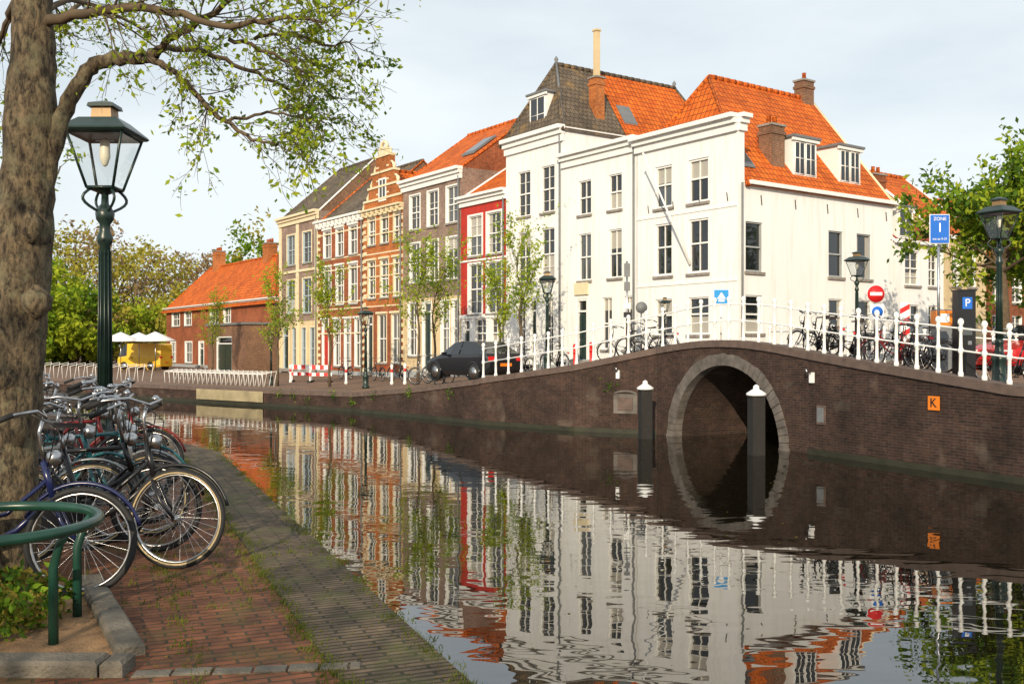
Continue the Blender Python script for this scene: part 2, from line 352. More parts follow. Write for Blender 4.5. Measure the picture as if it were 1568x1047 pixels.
g=G('wall_niche_plate',(p.x,p.y,z)); g.ob('frame','coping',nn*-.02-d*.14-V((0,0,.22)),d*.28,nn*.05,V((0,0,.44))); g.ob('plate','lead',nn*.03-d*.1-V((0,0,.17)),d*.2,nn*.02,V((0,0,.34))); g.build()
for px,y in((947,573),(1245,578)):
    p,d,nn=wallpt(px); z=zpx(y,p.y)
    g=G('mooring_bracket',(p.x,p.y,z)); g.ob('bracket','sign_white',nn*.0-d*.05-V((0,0,.12)),d*.1,nn*.08,V((0,0,.24))); g.tube('hook','steel',[nn*.06+V((0,0,.1)),nn*.18+V((0,0,.1)),nn*.2+V((0,0,.2))],.025); g.build()
for px,yc,dd in((988,595,27.0),(1158,604,22.9)):
    q=P(px,yc,dd)
    g=G('mooring_post',(q.x,q.y,WL)); h=q.z-WL
    g.box('pile','wood_dark',(0,0,h/2-.35),(.3,.3,h+.7),.2)
    g.lathe('cap','sign_white',(0,0,h),[(.23,-.02),(.23,.03),(.12,.1),(.07,.13),(.07,.19),(.02,.23)],14)
    g.build()
# ---------------------------------------------------------------- railing
def railing(name,pl,sp=.55,inset=.15,h=1.0):
    g=G(name,(pl[0].x,pl[0].y,pl[0].z),world=True)
    q=[]
    k=len(pl)
    for i,p in enumerate(pl):
        d,nn=wallnormal(pl[max(i-1,0)],pl[min(i+1,k-1)])
        q.append(p-nn*inset+V((0,0,.08)))
    for zz in(.93,.5): g.tube('rail','white_paint',[p+V((0,0,zz*h)) for p in q],.02,6)
    acc=0;nx=0
    for i in range(k-1):
        a,b=q[i],q[i+1]; L=(b-a).length
        while nx<=acc+L:
            p=a.lerp(b,(nx-acc)/L)
            g.lathe('posts','white_paint',p,[(.055,-.05),(.055,.06),(.038,.1),(.034,.44*h),(.055,.47*h),(.055,.53*h),(.034,.56*h),(.03,.86*h),(.05,.9*h),(.05,.96*h),(.025,.98*h),(.055,1.02*h),(.062,1.06*h),(.045,1.11*h),(.01,1.13*h)],8)
            nx+=sp
        acc+=L
    g.build()
railing('bridge_railing',Wn[7:-2])
fr=[V((8.6,33.2,0)),V((9.9,30.2,0)),V((11.4,28.3,0)),V((14.5,27.6,0)),V((20,31,0))]
for p in fr: p.z=SZ(p.x,p.y)-.1
railing('bridge_railing',fr,.6,0)
# ---------------------------------------------------------------- buildings
C=V((7.85,34.6,0)); UR=V((-.5724,.82,0)); NR=V((-.82,-.5724,0)); US=V((.8057,.5924,0)); NS=V((.5924,-.8057,0))
def RD(px): return 32/((px-784)/F+.698)
def RT(px): return (RD(px)-34.6)/.82
def RZ(px,py): return CH+(HY-py)/F*RD(px)
def SD(px): return 39.2/(1.36-(px-784)/F)
def ST(px): return (SD(px)-34.6)/.5924
def SZp(px,py): return CH+(HY-py)/F*SD(px)
def window(g,pt,u,n,a,b,za,zb,st):
    dep=.14; fm=st.get('frame','white_paint'); rv=st.get('rev','white_paint')
    for q in([(a,za,0),(b,za,0),(b,za,-dep),(a,za,-dep)],[(a,zb,0),(b,zb,0),(b,zb,-dep),(a,zb,-dep)],[(a,za,0),(a,zb,0),(a,zb,-dep),(a,za,-dep)],[(b,za,0),(b,zb,0),(b,zb,-dep),(b,za,-dep)]):
        g.face('window_reveals',rv,[pt(*k) for k in q])
    def bar(m,a0,a1,z0,z1,o0,o1,part='window_frames'): g.ob(part,m,pt(a0,z0,o0),u*(a1-a0),n*(o1-o0),V((0,0,z1-z0)))
    if st.get('door'):
        zt=zb-.55; bar(st['door'],a,b,za,zt,-dep-.02,-dep+.03,'door'); w=b-a
        for i in(0,1):
            for zz in((za+.15,za+.8),(za+.95,zt-.15)): bar(st['door'],a+.1+i*(w/2-.02),a+w/2-.06+i*(w/2-.02),zz[0],zz[1],-dep+.03,-dep+.05,'door')
        bar(fm,a,b,zt,zt+.08,-dep,-.03); g.face('glass','glass_dark',[pt(a,zt,-dep+.01),pt(b,zt,-dep+.01),pt(b,zb,-dep+.01),pt(a,zb,-dep+.01)])
        bar(fm,a,a+.08,za,zb,-dep,-.02);bar(fm,b-.08,b,za,zb,-dep,-.02);bar(fm,a+.08,b-.08,zb-.08,zb-.001,-dep,-.02)
        bar('stone',a-.1,b+.1,za-.15,za-.003,-.02,.3,'doorstep')
    else:
        x=R(); gm='glass_dark' if x<.8 else 'glass_mid'
        g.face('glass',gm,[pt(a,za,-dep+.005),pt(b,za,-dep+.005),pt(b,zb,-dep+.005),pt(a,zb,-dep+.005)])
        c=st.get('curt',.35)
        H=zb-za; w=b-a
        if R()<c:
            k=R()
            if k<.4: qs=[(a,b,zb-H*U(.2,.5),zb)]
            elif k<.75: qs=[(a,a+w*.25,za,zb),(b-w*.25,b,za,zb)]
            else: qs=[(a,b,za,za+H*U(.35,.5))]
            for q in qs: g.face('curtains','curtain',[pt(q[0],q[2],-dep+.009),pt(q[1],q[2],-dep+.009),pt(q[1],q[3],-dep+.009),pt(q[0],q[3],-dep+.009)])
        f=st.get('fw',.05); o0,o1=-dep+.012,-.045
        bar(fm,a,a+f,za,zb,o0,o1);bar(fm,b-f,b,za,zb,o0,o1);bar(fm,a+f,b-f,za,za+f*1.2,o0,o1);bar(fm,a+f,b-f,zb-f,zb,o0,o1)
        cN,rN=st.get('grid',(1,2)); mid=st.get('mid',.5); zm=za+H*mid
        bar(fm,a+f,b-f,zm-.03,zm+.03,o0,o1-.01)
        if cN>1:
            for i in range(1,cN): xx=a+w*i/cN; bar(fm,xx-.011,xx+.011,za+f,zb-f,o0,o1-.03)
        if rN>2:
            for i in range(1,rN):
                zz=za+H*i/rN
                if abs(zz-zm)>.1: bar(fm,a+f,b-f,zz-.01,zz+.01,o0,o1-.032)
        if st.get('sill',1): bar(st.get('sillm','stone'),a-.07,b+.07,za-.1,za-.003,-.02,.08,'sills')
    if st.get('sur'):
        sw=st['sur']; sm=st.get('surm','white_paint')
        bar(sm,a-sw,a-.003,za,zb+sw,-.01,.03,'surrounds');bar(sm,b+.003,b+sw,za,zb+sw,-.01,.03,'surrounds');bar(sm,a-.003,b+.003,zb+.003,zb+sw-.002,-.01,.028,'surrounds')
        if st.get('head'): bar(sm,a-sw-.05,b+sw+.05,zb+sw+.003,zb+sw+.12,-.01,.12,'surrounds')
def facade(g,o,u,L,n,z0,z1,wins,wm,band=None):
    pt=lambda a,z,off=0: o+u*a+n*off+V((0,0,z))
    us=sorted(set([0,L]+[w[0] for w in wins]+[w[1] for w in wins])); zs=[z0,z1]+[w[2] for w in wins]+[w[3] for w in wins]
    if band: zs+=[bb[0] for bb in band if bb[0]<z1]
    zs=sorted(set(zs))
    for i in range(len(us)-1):
        for j in range(len(zs)-1):
            uc=(us[i]+us[i+1])/2; zc=(zs[j]+zs[j+1])/2
            if any(w[0]<uc<w[1] and w[2]<zc<w[3] for w in wins): continue
            mm=wm
            if band:
                for bb in band:
                    if zc<bb[0]: mm=bb[1]; break
            g.face('walls',mm,[pt(us[i],zs[j]),pt(us[i+1],zs[j]),pt(us[i+1],zs[j+1]),pt(us[i],zs[j+1])])
    for w in wins: window(g,pt,u,n,w[0],w[1],w[2],w[3],w[4])
def roof(g,o,u,L,b,D,ze,zr,i0,i1,m,gm='white_plaster',ov=.15,verge=None):
    s=(zr-ze)/(D/2); Z=lambda z:V((0,0,z)); z0=ze-ov*s
    e0=-u*ov if i0 else u*0; e1=u*ov if i1 else u*0
    a=o+e0-b*ov+Z(z0); c=o+u*L+e1-b*ov+Z(z0); d=o+u*L+e1+b*(D+ov)+Z(z0); e=o+e0+b*(D+ov)+Z(z0)
    r0=o+u*i0+b*D/2+Z(zr); r1=o+u*(L-i1)+b*D/2+Z(zr)
    g.face('roof',m,[a,c,r1,r0]); g.face('roof',m,[d,e,r0,r1])
    if i0: g.face('roof',m,[e,a,r0])
    else: g.face('walls',gm,[o+Z(ze),o+b*D+Z(ze),r0+u*.02-Z(.05)])
    if i1: g.face('roof',m,[c,d,r1])
    else: g.face('walls',gm,[o+u*L+Z(ze),o+u*L+b*D+Z(ze),r1-u*.02-Z(.05)])
    k=max(2,int((r1-r0).length/.38))
    for i in range(k):
        p=r0.lerp(r1,i/k);q=r0.lerp(r1,(i+.96)/k); g.tube('ridge_tiles',m,[p,q],[.1,.125],8)
    if i0: g.tube('ridge_tiles',m,[a,r0],.09,6); g.tube('ridge_tiles',m,[e,r0],.09,6)
    if i1: g.tube('ridge_tiles',m,[c,r1],.09,6); g.tube('ridge_tiles',m,[d,r1],.09,6)
    for q,i in(((a,r0,e),i0),((c,r1,d),i1)):
        if not i: g.tube('verge_boards',verge or 'white_paint',q,.07,4)
    return s
def cornice(g,o,u,L,n,z,h=.45,pr=.35,m='white_paint',e=.1):
    for k,(za,zb,p) in enumerate(((z-h,z-h*.55,pr*.3),(z-h*.55,z-h*.25,pr*.6),(z-h*.25,z,pr))):
        g.ob('cornice',m,o-u*(e+.02*k)+V((0,0,za+(.001 if k else 0)))-n*.05,u*(L+2*e+.04*k),n*(p+.05),V((0,0,zb-za)))
def chimney(g,c,w,dp,z0,z1,m='brick_brown',rz=0,pots=2):
    g.box('chimney',m,(c.x,c.y,(z0+z1)/2),(w,dp,z1-z0),rz); g.box('chimney_band',m,(c.x,c.y,z1-.25),(w+.08,dp+.08,.12),rz); g.box('chimney_cap','stone',(c.x,c.y,z1+.04),(w+.1,dp+.1,.08),rz)
    for i in range(pots):
        x=(i-(pots-1)/2)*w*.45; g.lathe('chimney_pots','tile_orange',(c.x+x*math.cos(rz),c.y+x*math.sin(rz),z1+.08),[(.1,0),(.08,.3),(.1,.32)],8)
rzR=math.atan2(UR.y,UR.x)
def house(name,x0,x1,zt,z0,cols,rows,ref,wm,D=8,band=None,st={},corn=None,cm='white_paint',gcols=None,gst=None,quoin=None):
    t0=RT(x1);L=RT(x0)-t0; o=C+UR*t0; g=G(name,(o.x,o.y,z0),world=True)
    wins=[]
    for ri,(ya,yb) in enumerate(rows):
        last=ri==len(rows)-1
        cc=gcols if (last and gcols) else cols
        for ci,c in enumerate(cc):
            s2=dict(st)
            if last and gst: s2.update(gst)
            if len(c)>2: s2.update(c[2])
            a,b=RT(c[1])-t0,RT(c[0])-t0; za,zb=RZ(ref,yb),RZ(ref,ya)
            if s2.get('door'): za=z0+.25
            wins.append((a,b,za,zb,s2))
    facade(g,o,UR,L,NR,z0-1.2,zt,wins,wm,band)
    bk=-NR
    for q in((o,o+bk*D),(o+UR*L,o+UR*L+bk*D),(o+bk*D,o+bk*D+UR*L)):
        a,b=q; g.face('walls',wm,[a+V((0,0,z0-1.2)),b+V((0,0,z0-1.2)),b+V((0,0,zt)),a+V((0,0,zt))])
    if corn!=0:
        cornice(g,o,UR,L,NR,zt+.05,corn or .45,.35,cm,e=.04)
        k=int(L/.55)
        if quoin:
            for i in range(k): g.ob('cornice_brackets',cm,o+UR*(L*(i+.4)/k)+NR*.1+V((0,0,zt+.05-(corn or .45)*.86)),UR*.1,NR*.19,V((0,0,(corn or .45)*.58)))
    if quoin:
        for e in(.0,L-.4):
            z=z0+.3;k=0
            while z<zt-.7: g.ob('quoins',quoin,o+UR*(e+(0 if (k%2==0 or e==0) else .12))+V((0,0,z))-NR*.01,UR*(.4 if k%2==0 else .28),NR*.045,V((0,0,.2))); z+=.42;k+=1
    g.ob('plinth','grey_paint',o+UR*.03+V((0,0,z0-1.2))-NR*.02,UR*(L-.06),NR*.05,V((0,0,1.5)))
    pp=o+UR*.12+NR*.1; g.tube('downpipe','lead',[pp+V((0,0,zt-.4)),pp+V((0,0,z0))],.045,6)
    return g,o,L,t0,bk
# corner house
zt=9.6; z0=1.0
g=G('white_corner_house',(C.x,C.y,z0),world=True); L8=RT(975)
def cw(x0,x1,r,ref,st): return [(RT(x1),RT(x0),RZ(ref,b),RZ(ref,a),st) for a,b in r]
st8=dict(grid=(2,2),mid=.55,sur=0,curt=.4)
wins=[]
for xa,xb in((1003,1029),(1054,1085)): 
    wins+=cw(xa,xb,[(243,310),(335,418)],1069,dict(st8,fw=.07))
    wins+=cw(xa,xb,[(455,512)],1069,dict(st8,curt=1))
facade(g,C,UR,L8,NR,z0-1.2,zt,wins,'white_plaster')
cornice(g,C,UR,L8,NR,zt+.08,.6,.42,e=.02)
for ya in(322,432):
    zz=RZ(1069,ya); g.ob('string_course','white_paint',C+UR*.02+V((0,0,zz-.05))-NR*.01,UR*(L8-.04),NR*.04,V((0,0,.08)))
g.ob('plinth','grey_paint',C+UR*.03+V((0,0,z0-1.2))-NR*.02,UR*(L8-.06),NR*.05,V((0,0,1.55)))
LS=ST(1367); ze=7.4
g.ob('plinth','grey_paint',C+US*.03+V((0,0,z0-1.2))-NS*.02,US*(LS-.06),NS*.05,V((0,0,1.5)))
wins=[]
for xa,xb in((1142,1168),(1269,1291),(1312,1334)):
    wins.append((ST(xa),ST(xb),SZp(1155,416),SZp(1155,340),dict(grid=(1,2),curt=.2,frame='grey_paint')))
    wins.append((ST(xa),ST(xb),SZp(1155,510),SZp(1155,452),dict(grid=(1,2),curt=1)))
facade(g,C,US,LS,NS,z0-1.2,ze,wins,'white_plaster')
g.ob('parapet','white_plaster',C+V((0,0,ze-.01))+US*.17+UR*.002+NS*.0,US*.17,UR*(L8-.004),V((0,0,zt-ze-.05)))
g.face('parapet','white_plaster',[C+V((0,0,ze)),C+US*.34+V((0,0,ze))+NS*.001,C+US*.34+V((0,0,zt))+NS*.001,C+V((0,0,zt))])
cornice(g,C,US,.4,NS,zt+.085,.58,.3,e=0.0)
g.ob('gutter','white_paint',C+US*.45+V((0,0,ze-.14))-NS*.05,US*(LS-.35),NS*.3,V((0,0,.14)))
W8=8.0
g.face('walls','white_plaster',[C+US*LS+V((0,0,-.2)),C+US*LS+UR*W8+V((0,0,-.2)),C+US*LS+UR*W8+V((0,0,ze)),C+US*LS+V((0,0,ze))])
roof(g,C+US*.52,US,LS-.52,UR,W8,ze,12.3,2.3,0,'tile_orange','white_plaster',verge='cream_paint')
s8=(12.3-ze)/(W8/2)
def RP(t,up,off=0): return C+US*t+UR*up+V((0,0,ze+up*s8+off))
def dormer(g,o,u,n,w,zb,zt,dp,m='white_paint',rm='lead',wins=2):
    g.ob('dormer',m,o+V((0,0,zb)),u*w,-n*dp,V((0,0,zt-zb)))
    g.ob('dormer_roof',rm,o-u*.12+n*.15+V((0,0,zt)),u*(w+.24),-n*(dp+.1),V((0,0,.09)))
    g.ob('dormer_fascia',m,o-u*.08+n*.1+V((0,0,zt-.12)),u*(w+.16),-n*.098,V((0,0,.118)))
    k=(w-.1)/wins
    for i in range(wins):
        a=o+u*(.1+k*i)+n*.012+V((0,0,zb+.15)); ww=k-.1; hh=zt-zb-.32
        g.face('dormer_glass','glass_dark',[a,a+u*ww,a+u*ww+V((0,0,hh)),a+V((0,0,hh))])
        for q,l in((a,u*ww),(a+V((0,0,hh*.5)),u*ww),(a+V((0,0,hh)),u*ww),(a,V((0,0,hh))),(a+u*ww,V((0,0,hh))),(a+u*ww/2,V((0,0,hh)))): g.tube('dormer_bars',m,[q+n*.01,q+l+n*.01],.022,4)
for px in(1243,1312):
    t=ST(px)+.2; q=RP(t-.6,.5); dormer(g,C+US*(t-.65)+UR*.5,US,NS,1.4,q.z-.1,q.z+1.4,1.25)
q=RP(ST(1196)+.7,1.0); chimney(g,q,.75,.6,q.z-.8,q.z+1.15,'brick_brown',math.atan2(US.y,US.x))
q=C+US*(LS-.5)+UR*4; chimney(g,q,.7,.5,11.9,13.0,'brick_brown',math.atan2(US.y,US.x),1)
q=RP(.85,.45,.06); dx=UR*.75+V((0,0,.75*s8)); g.ob('skylight','lead',q,US*.6,dx,V((0,0,.06))); g.ob('skylight_glass','glass_mid',q+US*.06+dx*.08+V((0,0,.05)),US*.48,dx*.84,V((0,0,.03)))
a=C+UR*RT(1058)+NR*.05+V((0,0,RZ(1058,405))); b=C+UR*RT(1012)+NR*.9+V((0,0,RZ(1012,240)))
g.tube('flagpole','white_paint',[a,b],[.045,.03],6); g.lathe('flagpole_knob','white_paint',b,[(.01,-.06),(.06,0),(.01,.06)],8)
pp=C+US*(.15)+NS*.08; g.tube('downpipe','lead',[pp+V((0,0,ze-.1)),pp+V((0,0,z0))],.04,6)
for k in range(5): g.tube('wall_anchors','black_paint',[C+US*(1.2+k*1.9)+NS*.02+V((0,0,6.95)),C+US*(1.25+k*1.9)+NS*.02+V((0,0,6.6))],.018,4)
for k in range(4): g.tube('wall_anchors','black_paint',[C+UR*(.5+k*1.35)+NR*.02+V((0,0,7.0)),C+UR*(.45+k*1.35)+NR*.02+V((0,0,6.7))],.016,4)
g.build()
# H7
g,o,L,t0,bk=house('white_canal_house',862,976,9.75,.75,[(886,905),(932,952)],[(268,322),(352,426),(455,535)],935,'white_plaster',st=dict(grid=(2,2),mid=.5,curt=.4),corn=.6,
  gcols=[(883,899,dict(door='green_black')),(922,937),(955,968)])
g.face('roof','lead',[o+V((0,0,9.4)),o+UR*L+V((0,0,9.4)),o+UR*L+bk*8+V((0,0,9.4)),o+bk*8+V((0,0,9.4))])
g.ob('name_relief','cream_paint',o+UR*(RT(902)-t0)+NR*-.01+V((0,0,RZ(890,455)+.1)),UR*.9,NR*.1,V((0,0,.5)))
q=o+UR*.9+bk*4.2; chimney(g,q,.6,.5,9.4,11.9,'brick_orange',rzR,2)
g.build()
# H6
g,o,L,t0,bk=house('white_gabled_canal_house',775,862,11.05,.5,[(793,812),(829,849)],[(258,328),(352,430),(458,548)],822,'white_plaster',D=10,st=dict(grid=(2,4),mid=.5,curt=.3),corn=.7,
  gcols=[(792,804),(812,822,dict(door='green_black')),(836,847)])
roof(g,o,bk,10,UR,4.6,11.0,14.45,1.4,1.2,'tile_grey',ov=.1)
s6=3.45/2.3
for sgn_ in(0,1):
    e=o+bk*3.6+(UR*4.6 if sgn_ else V((0,0,0))); d=-UR if sgn_ else UR
    q=V((0,0,.03)); n6=(-d*s6).normalized()*.03
    g.face('roof','tile_orange',[e-d*.1+V((0,0,11-.1*s6))+q+n6,e+bk*6.3-d*.1+V((0,0,11-.1*s6))+q+n6,e+bk*5.3+d*2.3+V((0,0,14.45))+q,e+d*2.3+V((0,0,14.45))+q])
dormer(g,o+UR*1.6+bk*.3,UR,NR,1.25,11.05,12.9,1.1,wins=1)
q=o+UR*.75+bk*2.5; chimney(g,q,.5,.5,11,13.6,'brick_orange',rzR,0); g.box('chimney_stack','cream_plaster',(q.x,q.y,14.7),(.22,.22,2.1),rzR); g.box('chimney_stack','cream_plaster',(q.x,q.y,15.78),(.3,.3,.08),rzR)
g.ob('skylight','lead',o+UR*.45+bk*3.9+V((0,0,11+.45*s6+.05)),bk*.8,UR*.6+V((0,0,.6*s6)),V((0,0,.08)))
for a in(0,4.6): g.tube('hip_tiles','lead',[o+UR*a+V((0,0,11.02)),o+UR*2.3+bk*1.4+V((0,0,14.5))],.07,6)
g.lathe('finials','lead',o+UR*2.3+bk*1.4+V((0,0,14.45)),[(.12,0),(.06,.12),(.1,.22),(.02,.36)],8); g.lathe('finials','lead',o+UR*2.3+bk*8.8+V((0,0,14.45)),[(.12,0),(.06,.12),(.1,.22),(.02,.36)],8)
g.build()
# H5 red
g,o,L,t0,bk=house('red_canal_house',706,775,8.9,.3,[(718,738),(746,768)],[(328,390),(403,480),(488,532)],742,'red_paint',D=7,st=dict(grid=(2,4),sur=.1,curt=.2),corn=.5,band=[(RZ(742,484),'white_plaster'),(99,'red_paint')],
  gcols=[(710,720,dict(door='green_black')),(728,745),(752,767)])
roof(g,o,UR,L,bk,7,8.9,11.2,0,0,'tile_orange','brick_red'); zz=RZ(742,484)
g.ob('string_course','white_paint',o+V((0,0,zz-.08))-NR*.01,UR*L,NR*.08,V((0,0,.18)))
zz=RZ(742,397); g.ob('string_course','white_paint',o+V((0,0,zz-.04))-NR*.01,UR*L,NR*.06,V((0,0,.09)))
g.build()
# H4
g,o,L,t0,bk=house('grey_brick_canal_house',617,706,10.5,.0,[(628,643),(655,671),(684,701)],[(292,346),(368,430),(462,545)],665,'brick_grey',D=8.5,st=dict(grid=(2,3),sur=.08,curt=.25),corn=.6,
  band=[(RZ(665,455),'cream_plaster'),(99,'brick_grey')],gcols=[(626,638),(648,660,dict(door='green_black')),(676,688),(693,703)])
roof(g,o,UR,L,bk,8.5,10.5,13.6,0,0,'tile_orange','brick_red',verge='tile_orange')
s4=3.1/4.25; q=o+UR*.7+bk*1.2+V((0,0,10.5+1.2*s4+.06)); g.ob('skylight','lead',q,UR*1.2,bk*1.4+V((0,0,1.4*s4)),V((0,0,.08)))
g.ob('skylight_glass','glass_dark',q+UR*.1+bk*.1+V((0,0,.1*s4+.07)),UR*1.0,bk*1.2+V((0,0,1.2*s4)),V((0,0,.03)))
g.build()
# H3 stepped gable
g,o,L,t0,bk=house('stepped_gable_house',557,617,9.4,-.15,[(564,575),(583,595),(603,613)],[(330,372),(398,455),(482,555)],588,'brick_orange',D=9,st=dict(grid=(2,2),sur=.06,surm='cream_paint',rev='cream_paint',curt=.08,head=1,fw=.04),corn=.4,cm='cream_paint',
  band=[(RZ(588,470),'brick_red'),(99,'brick_orange')],gcols=[(562,571,dict(door='green_black')),(579,592),(600,612)],quoin='cream_paint')
steps=[(.0,9.9),(.55,10.6),(1.0,11.4),(1.45,12.3)]
for k,(ins,zz) in enumerate(steps):
    a=ins+.1; w=L-2*a
    if w<=.5: w=.9; a=L/2-.45
    zl=9.4 if k==0 else steps[k-1][1]
    g.ob('gable','brick_orange',o+UR*a+V((0,0,zl+.001))-NR*.35,UR*w,NR*.355,V((0,0,zz-zl-.001)))
    g.ob('gable_copings','cream_paint',o+UR*(a-.06)+V((0,0,zz+.001))-NR*.38,UR*(w+.12),NR*.45,V((0,0,.12)))
    for e in(a+.02,a+w-.22): g.lathe('gable_finials','cream_paint',o+UR*(e+.1)-NR*.15+V((0,0,zz+.12)),[(.1,0),(.05,.1),(.1,.2),(.02,.34)],8)
    for e,sg in((a,-1),(a+w,1)): g.tube('gable_scrolls','cream_paint',[o+UR*(e+sg*(.02+.32*math.cos(j/6*1.57)))-NR*.1+V((0,0,zl+.12+.42*math.sin(j/6*1.57))) for j in range(7)],.07,6)
a=o+UR*(L/2-.42)-NR*.3+V((0,0,12.42)); g.ob('gable_crest','cream_paint',a,UR*.84,NR*.38,V((0,0,.4)))
g.tube('gable_crest','cream_paint',[o+UR*(L/2+.36*math.cos(i/8*math.pi))-NR*.1+V((0,0,12.8+.36*math.sin(i/8*math.pi))) for i in range(9)],.11,6)
g.face('gable_window','glass_dark',[o+UR*(L/2-.35)+NR*.012+V((0,0,9.9)),o+UR*(L/2+.35)+NR*.012+V((0,0,9.9)),o+UR*(L/2+.35)+NR*.012+V((0,0,11)),o+UR*(L/2-.35)+NR*.012+V((0,0,11))])
for x,w,z1,z2 in((-.45,.1,9.8,11.1),(.35,.1,9.8,11.1),(-.35,.7,9.8,9.9),(-.35,.7,11,11.1),(-.03,.06,9.9,11)): g.ob('surrounds','white_paint',o+UR*(L/2+x)+V((0,0,z1)),UR*w,NR*.04,V((0,0,z2-z1)))
for zz in(8.85,8.0,6.9,6.2,5.6,4.6,3.9): g.ob('stone_bands','cream_paint',o+V((0,0,zz-.05))-NR*.01,UR*L,NR*.025,V((0,0,.07)))
for zz in(10.2,10.95,11.7): g.ob('stone_bands','cream_paint',o+UR*(L/2-.75)+V((0,0,zz))-NR*.01,UR*.28,NR*.03,V((0,0,.09))); g.ob('stone_bands','cream_paint',o+UR*(L/2+.47)+V((0,0,zz))-NR*.01,UR*.28,NR*.03,V((0,0,.09)))
roof(g,o+bk*.35,bk,8.6,UR,L,9.5,11.6,0,0,'tile_orange','brick_red',ov=.05)
g.build()
# H2
g,o,L,t0,bk=house('brown_brick_canal_house',487,557,9.45,-.2,[(496,507),(515,526),(535,547)],[(350,392),(408,466),(490,560)],522,'brick_red',D=8,st=dict(grid=(2,2),sur=.07,curt=.08,head=1,fw=.045),corn=.5,
  gcols=[(494,503,dict(door='red_paint')),(512,521),(528,537),(544,553)],quoin='cream_paint')
roof(g,o,UR,L,bk,8,9.4,12.9,0,0,'tile_grey','brick_brown',verge='tile_orange')
for zz in(8.6,7.0,6.3,4.3,3.9,2.4): g.ob('stone_bands','cream_paint',o+V((0,0,zz-.05))-NR*.01,UR*L,NR*.025,V((0,0,.08)))
g.build()
# H1
g,o,L,t0,bk=house('cream_canal_house',428,487,10.3,-.2,[(440,452),(464,477)],[(358,404),(428,480),(502,565)],458,'brick_grey',D=8,st=dict(grid=(2,3),sur=.1,curt=.2,surm='cream_paint',frame='blue_grey_paint',rev='blue_grey_paint'),corn=.6,cm='cream_paint',
  band=[(RZ(458,492),'cream_plaster'),(99,'brick_grey')],gcols=[(434,442,dict(door='green_black')),(448,456),(462,469),(475,483)])
roof(g,o,UR,L,bk,8,10.2,14.0,0,1.2,'tile_grey','brick_brown')
for e in(.02,L-.42,L/2-.15): g.ob('pilasters','cream_paint',o+UR*e+V((0,0,.1))-NR*.01,UR*.38,NR*.07,V((0,0,9.6)))
zz=RZ(458,415); g.ob('string_course','cream_paint',o+V((0,0,zz-.08))-NR*.01,UR*L,NR*.1,V((0,0,.16)))
g.build()
# H0 low house
g,o,L,t0,bk=house('low_orange_roofed_house',255,424,5.0,-.25,[(264,275),(283,293),(322,334),(343,353)],[(474,497),(524,556)],310,'brick_red',D=6.5,st=dict(grid=(2,2),sur=.12,curt=.3),corn=.3,gcols=[(262,269),(284,294),(305,312,dict(door='green_black')),(322,332),(343,352)])
roof(g,o,UR,L,bk,6.5,5.0,8.7,8.0,2.5,'tile_orange',ov=.35)
chimney(g,o+UR*9.5+bk*3.2,1.1,.8,7.5,9.7,'brick_orange',rzR,3); chimney(g,o+UR*(L-5)+bk*3.2,1.1,.8,7.5,10.0,'brick_orange',rzR,3)
aL=RT(362)-t0; ao=o+NR*2.2
facade(g,ao,UR,aL,NR,-.9,3.1,[(aL*.35,aL*.75,-.2,2.3,dict(door='green_black'))],'brick_brown')
for q in(ao,ao+UR*aL): g.face('annex','brick_brown',[q+V((0,0,-.9)),q-NR*2.2+V((0,0,-.9)),q-NR*2.2+V((0,0,3.1)),q+V((0,0,3.1))])
g.ob('annex_roof','lead',ao-UR*.15+NR*.15+V((0,0,3.1)),UR*(aL+.3),-NR*2.3,V((0,0,.15)))
g.build()
def shouse(name,x0,x1,ze,zr,wm,tm,cols,rows,zb=.9,D=8,i=(0,0),frame='white_paint'):
    t0=ST(x0);L=ST(x1)-t0;o=C+US*t0; g=G(name,(o.x,o.y,zb),world=True)
    wins=[(ST(a)-t0,ST(b)-t0,r0,r1,dict(grid=(2,4),curt=.3,frame=frame)) for a,b in cols for r0,r1 in rows]
    facade(g,o,US,L,NS,zb-1.2,ze,wins,wm)
    for q in(o,o+US*L): g.face('walls',wm,[q+V((0,0,-.3)),q-NS*D+V((0,0,-.3)),q-NS*D+V((0,0,ze)),q+V((0,0,ze))])
    g.ob('gutter','white_paint',o+V((0,0,ze-.12))-NS*.05,US*L,NS*.28,V((0,0,.14)))
    roof(g,o,US,L,-NS,D,ze,zr,i[0],i[1],tm,wm); return g,o,L
g,o,L=shouse('white_side_house',1369,1445,5.9,8.2,'white_plaster','tile_red',[(1386,1408),(1422,1436)],[(4.1,5.5),(1.7,3.3)],D=6)
dormer(g,o+US*.5-NS*.15,US,NS,1.1,5.95,7.3,1.5,wins=1); chimney(g,o+US*(L-.4)-NS*3,.8,.5,7.6,9.2,'brick_red',.6); g.build()
g,o,L=shouse('brick_side_house',1445,1510,6.3,9.6,'cream_plaster','tile_orange',[(1458,1470),(1482,1494)],[(4.2,5.7),(1.7,3.4)]); g.build()
g,o,L=shouse('orange_roofed_side_house',1510,1640,5.4,8.8,'brick_red','tile_orange',[(1520,1535),(1550,1565),(1580,1600)],[(3.6,5.0),(1.6,3.0)]); dormer(g,o+US*2-NS*.8,US,NS,1.6,6.0,7.2,1.5); g.build()
